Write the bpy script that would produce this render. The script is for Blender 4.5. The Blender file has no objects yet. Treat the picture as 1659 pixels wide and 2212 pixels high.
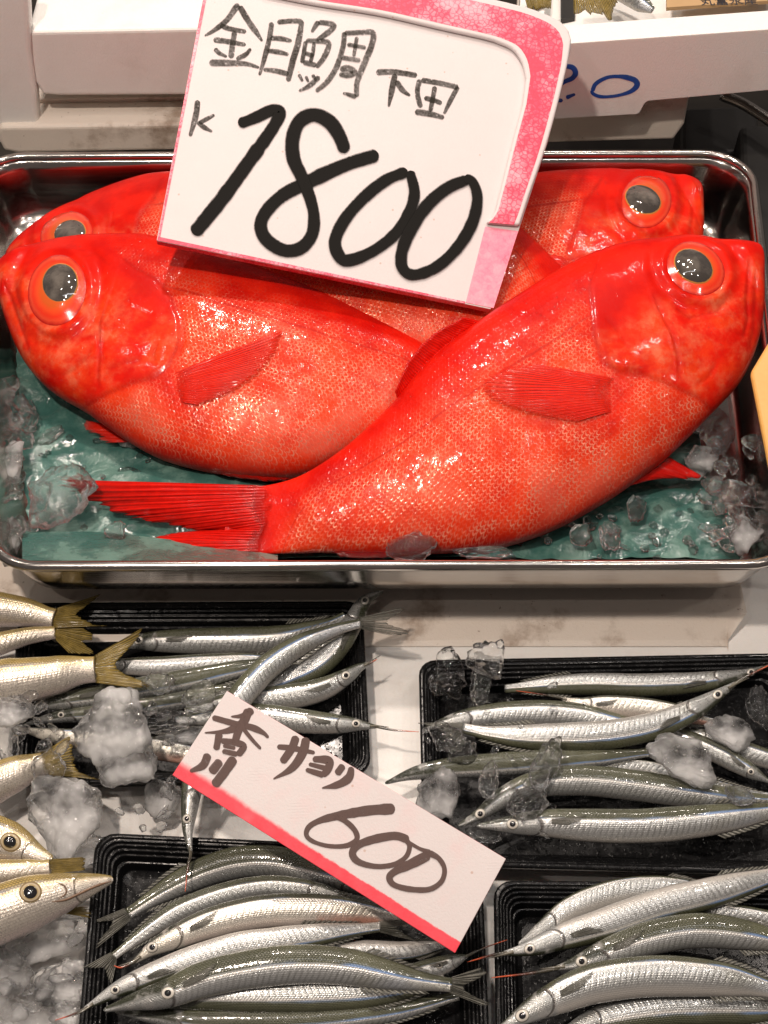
import bpy, math, random
import numpy as np
from mathutils import Vector, noise as mnoise

# ------------------------------------------------------------------ camera, light, exposure
W, H, FPX = 1659.0, 2212.0, 2800.0          # working frame and focal length in the same units
PITCH, DIST = math.radians(52), 0.85
TARGET = np.array([0.0, 0.0, 0.06])
FWD = np.array([0.0, math.cos(PITCH), -math.sin(PITCH)])
RGT = np.array([1.0, 0.0, 0.0])
UPV = np.cross(RGT, FWD)
CAM = TARGET - FWD * DIST
scene = bpy.context.scene
cd = bpy.data.cameras.new('camera')
co = bpy.data.objects.new('camera', cd)
scene.collection.objects.link(co)
co.location = CAM
co.rotation_euler = (math.pi / 2 - PITCH, 0, 0)
cd.sensor_fit = 'HORIZONTAL'
cd.sensor_width = 36.0
cd.lens = 36.0 * FPX / W
cd.clip_start, cd.clip_end = 0.01, 50
scene.camera = co

world = bpy.data.worlds.new('World')
scene.world = world
world.use_nodes = True
bg = world.node_tree.nodes['Background']
bg.inputs[0].default_value = (1.0, 0.84, 0.76, 1)
bg.inputs[1].default_value = 0.13

def lamp(name, loc, aim, power, size, size_y=None, col=(1, 0.9, 0.8)):
    l = bpy.data.lights.new(name, 'AREA')
    l.energy = power
    l.color = col
    l.shape = 'RECTANGLE' if size_y else 'DISK'
    l.size = size
    if size_y: l.size_y = size_y
    o = bpy.data.objects.new(name, l)
    scene.collection.objects.link(o)
    o.location = loc
    d = Vector(aim) - Vector(loc)
    o.rotation_euler = d.to_track_quat('-Z', 'Y').to_euler()
    return o
lamp('key_fill_lamp', (-0.15, 0.62, 1.40), (0, 0.05, 0.05), 10.2, 0.08, col=(1, 0.87, 0.77))
for bx, by, bz, bp in ((0.62, 0.10, 1.30, 2.0), (0.36, -0.34, 1.38, 1.6), (-0.72, 0.22, 1.30, 1.3), (0.12, 0.30, 1.42, 1.6), (-0.46, -0.52, 1.25, 1.2), (0.85, -0.30, 1.2, 1.0), (0.30, 0.85, 1.1, 1.2), (-0.25, 0.82, 0.95, 1.9), (0.45, 0.74, 1.0, 1.5)):  # last two bulbs are added to brighten the tops of the back boxes
    lamp('bulb', (bx, by, bz), (0.05, -0.08, 0.05), bp * 0.8, 0.035, col=(1, 0.89, 0.80))
lamp('key_fill_lamp', (-0.30, -0.30, 1.35), (-0.05, -0.20, 0.0), 10.5, 0.06, col=(1, 0.85, 0.73))  # unseen front fill, added to brighten the lower trays and box fronts
lamp('fill_tube', (0.05, -0.25, 1.9), (0, 0, 0.05), 2.2, 1.6, 0.06, col=(0.95, 0.95, 1.0))  # unseen dim fill added overhead, mirrored in steel and silver skin

scene.view_settings.view_transform = 'Standard'
scene.view_settings.look = 'None'
scene.view_settings.exposure = 0.0
scene.view_settings.gamma = 1.0
scene.view_settings.use_curve_mapping = False
scene.render.engine = 'CYCLES'
cy = scene.cycles
cy.use_denoising = True
cy.max_bounces, cy.diffuse_bounces, cy.glossy_bounces = 14, 4, 5
cy.transmission_bounces, cy.transparent_max_bounces = 10, 16
cy.caustics_refractive = False
cy.caustics_reflective = False
cy.sample_clamp_indirect = 6.0

# ------------------------------------------------------------------ geometry helpers
rng = np.random.default_rng(7)
random.seed(7)

def A(x): return np.asarray(x, dtype=float)
def unit(v):
    v = A(v)
    return v / np.maximum(np.linalg.norm(v, axis=-1, keepdims=True), 1e-12)
def rays(p):
    p = np.atleast_2d(A(p))
    return FWD * FPX + RGT * (p[:, :1] - W / 2) + UPV * (H / 2 - p[:, 1:2])
def onplane(p, p0, n):
    r = rays(p); n = unit(n)
    t = ((A(p0) - CAM) @ n) / (r @ n)
    return CAM + r * t[:, None]
def onz(p, z):
    r = rays(p)
    z = np.broadcast_to(A(z), (len(r),))
    t = (z - CAM[2]) / r[:, 2]
    return CAM + r * t[:, None]
def proj(P):
    d = np.atleast_2d(P) - CAM
    k = FPX / (d @ FWD)
    return np.stack([W / 2 + (d @ RGT) * k, H / 2 - (d @ UPV) * k], 1)
def pxm(P):
    """metres per frame unit at points P"""
    return ((np.atleast_2d(P) - CAM) @ FWD) / FPX

def spline(p, n):
    """Catmull-Rom through p, resampled to n points of equal arc length"""
    p = A(p)
    if len(p) == 2:
        t = np.linspace(0, 1, n)[:, None]
        return p[0] * (1 - t) + p[1] * t
    q = np.vstack([2 * p[0] - p[1], p, 2 * p[-1] - p[-2]])
    out = []
    t = np.linspace(0, 1, 24, endpoint=False)[:, None]
    for i in range(1, len(q) - 2):
        a, b, c, d = q[i - 1], q[i], q[i + 1], q[i + 2]
        out.append(0.5 * (2 * b + (c - a) * t + (2 * a - 5 * b + 4 * c - d) * t ** 2 + (3 * b - a - 3 * c + d) * t ** 3))
    out = np.vstack(out + [p[-1:]])
    return resample(out, n)
def resample(p, n):
    s = np.r_[0, np.cumsum(np.linalg.norm(np.diff(p, axis=0), axis=1))]
    x = np.linspace(0, s[-1], n)
    return np.stack([np.interp(x, s, p[:, k]) for k in range(p.shape[1])], 1)

def polydist(q, line):
    """unsigned distance, side sign and parameter of points q to a polyline"""
    q = A(q); line = A(line)
    best = np.full(len(q), 1e9); sign = np.zeros(len(q)); par = np.zeros(len(q))
    L = 0
    for a, b in zip(line[:-1], line[1:]):
        d = b - a; l = np.linalg.norm(d)
        t = np.clip(((q - a) @ d) / (l * l), 0, 1)
        e = q - (a + t[:, None] * d)
        dist = np.linalg.norm(e, axis=1)
        m = dist < best
        best[m] = dist[m]
        sign[m] = np.sign(d[0] * e[:, 1] - d[1] * e[:, 0])[m]
        par[m] = (L + t * l)[m]
        L += l
    return best, sign, par / L

def smooth(a, b, x):
    t = np.clip((x - a) / (b - a), 0, 1)
    return t * t * (3 - 2 * t)

# ------------------------------------------------------------------ objects
def tag(o, label=None, cat=None, group=None, kind=None):
    if label: o['label'] = label
    if cat: o['category'] = cat
    if group: o['group'] = group
    if kind: o['kind'] = kind
    return o
def thing(name, label, cat, loc, group=None):
    o = bpy.data.objects.new(name, None)
    scene.collection.objects.link(o)
    o.location = [float(x) for x in loc]
    o.empty_display_size = 0.02
    return tag(o, label, cat, group)
def obj(name, V, F, mats, root=None, top=None, uv=None, uv2=None, uv3=None, flat=False, mi=None, origin=None):
    """one mesh object; V in world space; root = parent, top = the thing's Empty"""
    V = A(V).reshape(-1, 3)
    base = A(top.location) if top is not None else (A(origin) if origin is not None else V.mean(0))
    me = bpy.data.meshes.new(name)
    loc = V - base
    if isinstance(F, np.ndarray):
        nf, k = F.shape
        me.vertices.add(len(loc)); me.loops.add(nf * k); me.polygons.add(nf)
        me.vertices.foreach_set('co', loc.astype(np.float32).ravel())
        me.loops.foreach_set('vertex_index', F.astype(np.int32).ravel())
        me.polygons.foreach_set('loop_start', np.arange(0, nf * k, k, dtype=np.int32))
        me.polygons.foreach_set('loop_total', np.full(nf, k, dtype=np.int32))
    else:
        me.from_pydata([tuple(map(float, p)) for p in loc], [], [tuple(map(int, f)) for f in F])
    me.update(calc_edges=True)
    me.validate(clean_customdata=False)
    idx = np.empty(len(me.loops), dtype=np.int32)
    me.loops.foreach_get('vertex_index', idx)
    for nm, u in (('uv', uv), ('uv2', uv2), ('uv3', uv3)):
        if u is not None:
            l = me.uv_layers.new(name=nm)
            l.data.foreach_set('uv', A(u)[idx].astype(np.float32).ravel())
    for m in (mats if isinstance(mats, (list, tuple)) else [mats]):
        me.materials.append(m)
    me.polygons.foreach_set('use_smooth', np.full(len(me.polygons), not flat))
    if mi is not None:
        me.polygons.foreach_set('material_index', A(mi).astype(np.int32))
    o = bpy.data.objects.new(name, me)
    scene.collection.objects.link(o)
    if root is not None:
        o.parent = root                       # parents sit unrotated, children keep their own offset
        if root is not top:
            o.location = (0, 0, 0)
    else:
        o.location = base
    return o
def gridf(n, m, wrap=False):
    """faces of an n x m vertex grid; wrap joins the last column to the first"""
    i = np.arange(n - 1)[:, None]; j = np.arange(m if wrap else m - 1)[None, :]
    jn = (j + 1) % m
    f = np.stack([i * m + j, i * m + jn, (i + 1) * m + jn, (i + 1) * m + j], -1)
    return f.reshape(-1, 4)
def wn(o, w=0.0006, seg=2):
    b = o.modifiers.new('bevel', 'BEVEL'); b.width = w; b.segments = seg; b.limit_method = 'ANGLE'; b.angle_limit = math.radians(40)
    return o
def solid(o, t, off=0):
    s = o.modifiers.new('thickness', 'SOLIDIFY'); s.thickness = t; s.offset = off
    return o
def extrude(poly, n, t):
    """closed prism from a planar outline; the given outline is the front face. returns V, F, material index (0 front/back, 1 sides)"""
    poly = A(poly); k = len(poly)
    V = np.vstack([poly, poly - unit(n) * t])
    F = [tuple(range(k)), tuple(range(2 * k - 1, k - 1, -1))]
    F += [(i, k + i, k + (i + 1) % k, (i + 1) % k) for i in range(k)]
    nn = np.zeros(3)
    for i in range(k): nn += np.cross(poly[i], poly[(i + 1) % k])
    if nn @ unit(n) < 0: F = [tuple(reversed(f)) for f in F]
    return V, F, [0, 0] + [1] * k
def roundpoly(p, r, seg=6):
    """2D/3D polygon with rounded corners; r scalar or list"""
    p = A(p); k = len(p); out = []
    for i in range(k):
        ri = r[i] if isinstance(r, (list, tuple)) else r
        a, b, c = p[i - 1], p[i], p[(i + 1) % k]
        if ri <= 0: out.append(b); continue
        u, v = unit(a - b), unit(c - b)
        half = math.acos(np.clip(u @ v, -1, 1)) / 2
        d = min(ri / math.tan(half), 0.49 * np.linalg.norm(a - b), 0.49 * np.linalg.norm(c - b))
        s, e = b + u * d, b + v * d
        for t in np.linspace(0, 1, seg + 1):
            out.append((1 - t) ** 2 * s + 2 * t * (1 - t) * (b * 0.8 + (s + e) * 0.1) + t * t * e)
    return A(out)

# ------------------------------------------------------------------ node helper
class Mat:
    def __init__(s, name):
        s.m = bpy.data.materials.new(name); s.m.use_nodes = True
        s.t = s.m.node_tree; s.t.nodes.clear()
        s.out = s.t.nodes.new('ShaderNodeOutputMaterial')
    def n(s, typ, props=None, **ins):
        nd = s.t.nodes.new('ShaderNode' + typ)
        for k, v in (props or {}).items(): setattr(nd, k, v)
        for k, v in ins.items():
            key = int(k[1:]) if k[0] == 'i' and k[1:].isdigit() else k.replace('_', ' ')
            s.put(nd.inputs[key], v)
        return nd
    def put(s, sock, v):
        if isinstance(v, bpy.types.NodeSocket): s.t.links.new(v, sock)
        elif isinstance(v, (tuple, list)) and len(v) == 3 and sock.type == 'RGBA': sock.default_value = (*v, 1)
        else: sock.default_value = v
    def math(s, op, a, b=0.0, c=0.0, clamp=False):
        return s.n('Math', {'operation': op, 'use_clamp': clamp}, i0=a, i1=b, i2=c).outputs[0]
    def mix(s, f, a, b, blend='MIX'):
        nd = s.n('Mix', {'data_type': 'RGBA', 'blend_type': blend})
        s.put(nd.inputs[0], f); s.put(nd.inputs[6], a); s.put(nd.inputs[7], b)
        return nd.outputs[2]
    def map(s, v, a, b, c=0.0, d=1.0, soft=True):
        nd = s.n('MapRange', {'interpolation_type': 'SMOOTHSTEP' if soft else 'LINEAR'})
        for i, x in enumerate((v, a, b, c, d)): s.put(nd.inputs[i], x)
        return nd.outputs[0]
    def ramp(s, f, stops):
        nd = s.n('ValToRGB'); s.put(nd.inputs[0], f)
        e = nd.color_ramp.elements
        while len(e) < len(stops): e.new(0.5)
        for el, (p, c) in zip(e, stops):
            el.position = p; el.color = (*c, 1) if len(c) == 3 else c
        return nd.outputs[0]
    def noise(s, vec, scale, detail=4, rough=0.55, dist=0.0):
        return s.n('TexNoise', None, Vector=vec, Scale=scale, Detail=detail, Roughness=rough, Distortion=dist).outputs[0]
    def vor(s, vec, scale, feature='F1', out='Distance', rnd=1.0):
        return s.n('TexVoronoi', {'feature': feature}, Vector=vec, Scale=scale, Randomness=rnd).outputs[out]
    def obj(s): return s.n('TexCoord').outputs['Object']
    def uv(s, name='uv'): return s.n('UVMap', {'uv_map': name}).outputs[0]
    def xyz(s, v):
        nd = s.n('SeparateXYZ', None, Vector=v); return nd.outputs
    def vec(s, x, y, z=0.0): return s.n('CombineXYZ', None, X=x, Y=y, Z=z).outputs[0]
    def vscale(s, v, x, y, z=1.0): return s.n('VectorMath', {'operation': 'MULTIPLY'}, i0=v, i1=(x, y, z)).outputs[0]
    def bump(s, h, strength=0.5, dist=0.001, nrm=None):
        nd = s.n('Bump', None, Height=h, Strength=strength, Distance=dist)
        if nrm is not None: s.put(nd.inputs['Normal'], nrm)
        return nd.outputs[0]
    def pbr(s, **k):
        nd = s.n('BsdfPrincipled')
        for a, v in k.items(): s.put(nd.inputs[a.replace('_', ' ')], v)
        return nd.outputs[0]
    def done(s, sh):
        s.t.links.new(sh, s.out.inputs[0]); return s.m
# ------------------------------------------------------------------ materials
def m_styro(name, base=(0.80, 0.78, 0.75), dirt=0.35, dcol=(0.30, 0.20, 0.12)):
    k = Mat(name); v = k.obj()
    cell = k.vor(v, 330, 'DISTANCE_TO_EDGE')
    blot = k.noise(v, 22, 6, 0.65)
    speck = k.noise(v, 210, 3, 0.7)
    c = k.mix(k.map(cell, 0.0, 0.10, 0.04, 0.0), base, (0.55, 0.50, 0.46))
    c = k.mix(k.math('MULTIPLY', k.map(blot, 0.52, 0.75), dirt), c, dcol)
    c = k.mix(k.math('MULTIPLY', k.map(speck, 0.66, 0.74), dirt * 0.8), c, dcol)
    h = k.math('ADD', k.map(cell, 0, 0.12), k.math('MULTIPLY', k.noise(v, 900, 2), 0.4))
    return k.done(k.pbr(Base_Color=c, Roughness=0.55, Normal=k.bump(h, 0.14, 0.0006),
                        Subsurface_Weight=0.15, Subsurface_Radius=(0.004, 0.003, 0.0025), Subsurface_Scale=1.0))
M_STYRO = m_styro('white_styrofoam', dirt=0.12)
M_STYRO_D = m_styro('stained_styrofoam', (0.74, 0.66, 0.58), 0.75, (0.22, 0.13, 0.07))

def m_steel():
    k = Mat('brushed_steel'); v = k.obj()
    st = k.noise(k.vscale(v, 6, 260, 260), 3.0, 3, 0.6)
    smg = k.noise(v, 30, 4, 0.6)
    return k.done(k.pbr(Base_Color=k.mix(smg, (0.40, 0.375, 0.35), (0.58, 0.55, 0.52)), Metallic=1.0,
                        Roughness=k.map(k.math('ADD', st, k.math('MULTIPLY', smg, 0.6)), 0.4, 1.3, 0.11, 0.26),
                        Normal=k.bump(st, 0.05, 0.0005)))
M_STEEL = m_steel()
def m_black():
    k = Mat('glossy_black_plastic'); v = k.obj()
    d = k.noise(v, 160, 4, 0.7)
    wet = k.noise(v, 420, 2, 0.5)
    return k.done(k.pbr(Base_Color=(0.006, 0.006, 0.0065), Roughness=k.map(d, 0.35, 0.75, 0.16, 0.38),
                        Specular_IOR_Level=0.26, Normal=k.bump(k.math('ADD', k.map(wet, 0.58, 0.70), k.math('MULTIPLY', d, 0.25)), 0.25, 0.0007)))
M_BLACK = m_black()
def m_dark(name, c, r=0.6):
    k = Mat(name); v = k.obj(); a = k.noise(v, 25, 5, 0.6)
    return k.done(k.pbr(Base_Color=k.mix(a, tuple(x * 0.6 for x in c), tuple(x * 1.4 for x in c)), Roughness=r,
                        Normal=k.bump(k.noise(v, 120, 3), 0.1, 0.001)))
M_COUNTER = m_dark('dark_counter', (0.030, 0.025, 0.020), 0.5)
M_CRATE = m_dark('dark_grey_plastic', (0.022, 0.021, 0.020), 0.45)

def m_board(name, scale, paint_low=None):
    """foam board: soft white with embossed hatch marks; UV in metres from one edge"""
    k = Mat(name); v = k.obj()
    n1 = k.noise(v, 700, 3, 0.6)
    n2 = k.noise(v, 18, 4, 0.6)
    sp = k.vor(v, 75, 'F1')
    patch = k.map(k.vor(v, 38, 'F1', 'Distance', 0.35), 0.20, 0.30, 1.0, 0.0)
    x = k.xyz(v)
    hatch = k.math('SINE', k.math('ADD', k.math('MULTIPLY', x[2], 5200.0), k.math('MULTIPLY', x[1], 6500.0)))
    c = k.mix(n2, (0.62, 0.560, 0.555), (0.675, 0.620, 0.615))
    c = k.mix(k.map(sp, 0.04, 0.07, 0.5, 0.0), c, (0.45, 0.25, 0.16))
    hatch = k.math('MULTIPLY', k.math('MULTIPLY', hatch, patch), k.map(n2, 0.40, 0.60))
    h = k.math('ADD', k.math('MULTIPLY', n1, 0.8), k.math('MULTIPLY', hatch, 0.16))
    spec = 0.25
    if paint_low is not None:
        u = k.xyz(k.uv())
        e = k.noise(v, 260, 5, 0.7); e2 = k.noise(v, 45, 3, 0.6)
        e3 = k.noise(k.vscale(v, 1, 1, 1), 1100, 2, 0.6)
        dd = k.math('ADD', u[1], k.math('ADD', k.math('MULTIPLY', k.math('SUBTRACT', e, 0.5), 0.0022), k.math('MULTIPLY', k.math('SUBTRACT', e2, 0.5), 0.0016)))
        wide = k.math('MULTIPLY', k.map(u[0], 0.0, 0.11, 1.0, 0.0), 0.0035)      # the marker dried out towards one end
        f = k.map(dd, k.math('ADD', paint_low - 0.0006, 0.0), k.math('ADD', paint_low + 0.0004, wide), 1.0, 0.0)
        red = k.mix(k.noise(v, 120, 4, 0.7), (0.74, 0.028, 0.05), (0.86, 0.11, 0.14))
        c = k.mix(f, c, red)
        c = k.mix(k.math('MULTIPLY', k.map(e2, 0.5, 0.75), 0.12), c, (0.85, 0.35, 0.36))
    return k.done(k.pbr(Base_Color=c, Roughness=0.6, Specular_IOR_Level=spec, Normal=k.bump(h, 0.40, 0.0005),
                        Subsurface_Weight=0.1, Subsurface_Radius=(0.003, 0.002, 0.002), Subsurface_Scale=1.0))
M_BOARD = m_board('white_foam_board', 1)
M_BOARD_S = m_board('white_foam_board_red_edge', 1, 0.0062)
def m_pink(name, light, dark, cells=1.0):
    """pink marker rubbed over foam beads: the bead seams take more ink"""
    k = Mat(name); v = k.obj()
    e = k.vor(v, 290, 'DISTANCE_TO_EDGE'); cid = k.n('TexVoronoi', None, Vector=v, Scale=290.0).outputs['Color']
    r = k.xyz(cid)[0]
    pas = k.noise(k.vscale(v, 1, 1, 1), 24, 4, 0.62)
    fine = k.noise(v, 420, 3, 0.6)
    f = k.math('ADD', k.math('MULTIPLY', k.map(e, 0.0, 0.16, 0.35, 0.0), cells), k.math('ADD', k.math('MULTIPLY', r, 0.22), k.map(pas, 0.3, 0.7, 0.08, 0.85)))
    f = k.math('ADD', f, k.math('MULTIPLY', k.math('SUBTRACT', fine, 0.5), 0.5), clamp=True)
    c = k.ramp(f, [(0.0, light), (0.45, tuple(0.5 * (a + b) for a, b in zip(light, dark))), (0.85, dark), (1.0, tuple(x * 0.75 for x in dark))])
    return k.done(k.pbr(Base_Color=c, Roughness=0.45, Normal=k.bump(e, 0.25, 0.0006)))
M_PINK = m_pink('pink_marker_on_foam', (0.84, 0.46, 0.51), (0.78, 0.060, 0.125))
M_PINK2 = m_pink('pale_pink_marker', (0.84, 0.42, 0.48), (0.82, 0.20, 0.30), 0.3)
M_REDEDGE = m_pink('red_board_edge', (0.70, 0.04, 0.06), (0.55, 0.01, 0.02), 0.2)
M_OLIVE = m_dark('olive_fleck_edge', (0.12, 0.11, 0.045), 0.5)

def m_ink(name, col, dens, edge=0.55, cells=0.5):
    k = Mat(name); v = k.obj(); u = k.xyz(k.uv())
    across = k.math('ABSOLUTE', u[0])
    streak = k.noise(k.vec(k.math('MULTIPLY', u[0], 9.0), k.math('MULTIPLY', u[1], 90.0), k.math('MULTIPLY', u[1], 3.0)), 1.0, 3, 0.7)
    bead = k.vor(v, 300, 'F1')
    fine = k.noise(v, 520, 4, 0.75)
    low = k.noise(v, 70, 3, 0.6)
    a = k.math('ADD', dens, k.math('MULTIPLY', k.math('SUBTRACT', fine, 0.5), 1.0))
    a = k.math('ADD', a, k.math('MULTIPLY', k.math('SUBTRACT', streak, 0.5), 0.45))
    a = k.math('ADD', a, k.math('MULTIPLY', k.math('SUBTRACT', low, 0.5), 0.6))
    a = k.math('SUBTRACT', a, k.math('MULTIPLY', k.map(bead, 0.30, 0.05), cells * 0.35))
    a = k.math('SUBTRACT', a, k.math('MULTIPLY', k.map(across, 0.72, 1.02), edge), clamp=True)
    sh = k.pbr(Base_Color=col, Roughness=0.8, Specular_IOR_Level=0.12)
    tr = k.n('BsdfTransparent').outputs[0]
    ms = k.n('MixShader', None, i0=a, i1=tr, i2=sh)
    return k.done(ms.outputs[0])
M_INK = m_ink('black_marker_ink', (0.010, 0.009, 0.008), 1.22, 0.85)
M_INK_DRY = m_ink('dry_black_marker_ink', (0.030, 0.027, 0.021), 0.66, 0.5, 1.2)
M_INK_BR = m_ink('brown_marker_ink', (0.115, 0.078, 0.070), 0.98, 0.10, 0.1)
M_INK_BLUE = m_ink('blue_marker_ink', (0.020, 0.075, 0.34), 0.95, 0.25, 0.3)

def m_redskin(name='red_fish_skin', sat=1.0):
    k = Mat(name); u = k.xyz(k.uv()); v = k.obj(); w = k.xyz(k.uv('uv2'))
    w3 = k.xyz(k.uv('uv3'))
    t, head = w[0], w[1]                       # t: 0 back .. 1 belly ; head mask
    S = 1 / 0.0030
    uu = k.math('MULTIPLY', u[0], S); vv = k.math('MULTIPLY', u[1], S * 0.92)
    wob = k.noise(v, 55, 3, 0.6)
    vv = k.math('ADD', vv, k.math('MULTIPLY', wob, 1.7)); uu = k.math('ADD', uu, k.math('MULTIPLY', wob, 1.3))
    row = k.math('FLOOR', vv); par = k.math('MULTIPLY', k.math('MODULO', row, 2.0), 0.5)
    us = k.math('ADD', uu, par); col = k.math('FLOOR', us)
    fx = k.math('SUBTRACT', us, col); fy = k.math('SUBTRACT', k.math('SUBTRACT', vv, row), 0.5)
    rnd = k.n('TexWhiteNoise', {'noise_dimensions': '2D'}, Vector=k.vec(col, row)).outputs[0]
    rnd2 = k.n('TexWhiteNoise', {'noise_dimensions': '2D'}, Vector=k.vec(row, col)).outputs[0]
    ar = k.math('ADD', k.math('POWER', k.math('ABSOLUTE', k.math('SUBTRACT', fx, 0.15)), 2.0), k.math('MULTIPLY', k.math('POWER', k.math('ABSOLUTE', fy), 2.0), 1.7))
    ar = k.math('SQRT', ar)
    cres = k.math('MULTIPLY', k.map(ar, 0.30, 0.58), k.map(ar, 0.85, 0.62))         # pale crescent on the scale's free edge
    body = k.math('SUBTRACT', 1.0, head, clamp=True)
    big = k.noise(v, 26, 4, 0.6); mid = k.noise(v, 75, 4, 0.65); fine = k.noise(v, 420, 3, 0.7)
    flank = k.math('MULTIPLY', k.map(k.math('ADD', t, k.math('MULTIPLY', k.math('SUBTRACT', big, 0.5), 0.22)), 0.12, 0.46), k.map(t, 1.02, 0.93))
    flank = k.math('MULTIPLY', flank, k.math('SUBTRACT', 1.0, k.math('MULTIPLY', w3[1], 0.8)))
    red, red2 = (0.52, 0.004, 0.0015), (0.72, 0.012, 0.003)
    orange, pale = (0.74, 0.050, 0.011), (0.76, 0.27, 0.17)
    c = k.mix(k.map(big, 0.35, 0.65), red, red2)
    c = k.mix(k.math('MULTIPLY', k.math('MULTIPLY', flank, body), k.map(big, 0.30, 0.62, 0.25, 0.95)), c, orange)
    amt = k.math('MULTIPLY', k.math('MULTIPLY', cres, flank), k.math('MULTIPLY', body, k.map(mid, 0.34, 0.62, 0.12, 1.0)))
    amt = k.math('MULTIPLY', amt, k.map(rnd, 0.0, 1.0, 0.35, 1.0))
    c = k.mix(amt, c, pale)
    # a silvery bloom over part of the flank
    bloom = k.math('MULTIPLY', k.math('MULTIPLY', k.map(k.noise(v, 17, 3, 0.5), 0.50, 0.68), flank), k.math('MULTIPLY', body, 0.36))
    c = k.mix(bloom, c, (0.72, 0.18, 0.12))
    # head: saturated red with pale patches on cheek and gill cover
    hp = k.math('MULTIPLY', k.math('MULTIPLY', head, k.map(t, 0.32, 0.55)), k.map(k.noise(v, 42, 4, 0.65), 0.36, 0.72, 0.0, 0.62))
    c = k.mix(hp, c, k.mix(k.map(mid, 0.42, 0.62), (0.84, 0.075, 0.014), k.mix(fine, (0.80, 0.13, 0.04), (0.82, 0.28, 0.14))))
    c = k.mix(k.math('MULTIPLY', k.map(fine, 0.60, 0.75), 0.25), c, (0.45, 0.01, 0.008))
    lat = k.math('MULTIPLY', k.map(k.math('ABSOLUTE', k.math('SUBTRACT', t, k.math('ADD', 0.30, k.math('MULTIPLY', wob, 0.03)))), 0.003, 0.010, 0.55, 0.0), body)
    c = k.mix(lat, c, (0.40, 0.010, 0.006))
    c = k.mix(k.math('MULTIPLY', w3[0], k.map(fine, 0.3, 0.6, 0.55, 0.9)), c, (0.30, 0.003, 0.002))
    tilt = k.math('MULTIPLY', k.math('SUBTRACT', rnd2, 0.5), k.math('SUBTRACT', fx, 0.5))
    h = k.math('ADD', k.math('MULTIPLY', k.map(ar, 0.75, 0.45), 0.26), k.math('MULTIPLY', tilt, 1.5))
    h = k.math('MULTIPLY', h, k.math('ADD', k.math('MULTIPLY', body, 0.92), 0.08))
    h2 = k.math('ADD', h, k.math('ADD', k.math('MULTIPLY', fine, 0.35), k.math('MULTIPLY', mid, 0.9)))
    nb = k.bump(h2, 0.50, 0.0006)
    drop = k.map(k.vor(v, 210), 0.10, 0.22, 1.0, 0.0)
    ncoat = k.bump(k.math('ADD', k.math('ADD', k.math('MULTIPLY', k.noise(v, 120, 3, 0.6), 0.7), drop), k.math('MULTIPLY', h, 0.8)), 0.45, 0.0009)
    return k.done(k.pbr(Base_Color=c, Roughness=k.map(k.math('ADD', amt, bloom), 0, 1, 0.42, 0.27), Metallic=k.math('MULTIPLY', k.math('ADD', amt, bloom), 0.30),
                        Specular_IOR_Level=0.08, Normal=nb, Coat_Weight=0.20, Coat_Roughness=0.08, Coat_Normal=ncoat,
                        Subsurface_Weight=0.0))
M_RED = m_redskin()
def m_fin(name, c0, c1, nray, alpha=1.0, rough=0.25, tipfade=0.0, basefade=0.10):
    k = Mat(name); u = k.xyz(k.uv()); v = k.obj()
    wv = k.math('MULTIPLY', k.noise(k.vec(k.math('MULTIPLY', u[0], 6.0), k.math('MULTIPLY', u[1], 3.0)), 1.0, 2), 0.03)
    ray = k.math('SINE', k.math('MULTIPLY', k.math('ADD', u[0], wv), nray * 6.2832))
    ray = k.map(ray, -0.7, 0.9)
    n = k.noise(v, 180, 4, 0.65)
    c = k.mix(k.math('ADD', k.math('MULTIPLY', ray, 0.6), k.math('MULTIPLY', k.map(n, 0.35, 0.7), 0.4)), c0, c1)
    seg = k.math('SINE', k.math('MULTIPLY', u[1], 260.0))
    h = k.math('ADD', ray, k.math('MULTIPLY', seg, 0.15))
    h = k.math('ADD', h, k.math('MULTIPLY', k.noise(v, 350, 3), 0.8))
    sh = k.pbr(Base_Color=c, Roughness=rough, Specular_IOR_Level=0.12, Normal=k.bump(h, 0.30, 0.0003), Coat_Weight=0.18, Coat_Roughness=0.1)
    if alpha < 1 or tipfade:
        a = k.math('ADD', alpha, k.math('MULTIPLY', ray, 1 - alpha))
        a = k.math('MULTIPLY', a, k.map(k.math('ADD', u[1], k.math('MULTIPLY', k.math('SUBTRACT', n, 0.5), 0.25)), 0.0, basefade))
        a = k.math('SUBTRACT', a, k.math('MULTIPLY', k.map(u[1], 0.5, 1.0), tipfade), clamp=True)
        sh = k.n('MixShader', None, i0=a, i1=k.n('BsdfTransparent').outputs[0], i2=sh).outputs[0]
    return k.done(sh)
M_REDFIN = m_fin('red_fin', (0.60, 0.006, 0.003), (0.78, 0.026, 0.008), 36, 0.60, 0.25, 0.45, 0.30)
M_REDTAIL = m_fin('red_tail_fin', (0.46, 0.004, 0.002), (0.70, 0.010, 0.004), 40, 0.95, 0.2, 0.15, 0.22)
M_GOLDFIN = m_fin('olive_gold_fin', (0.085, 0.060, 0.012), (0.30, 0.215, 0.060), 24, 0.78, 0.25, 0.15)
M_GREYFIN = m_fin('grey_clear_fin', (0.05, 0.05, 0.04), (0.20, 0.195, 0.17), 11, 0.28, 0.25, 0.15)

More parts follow.
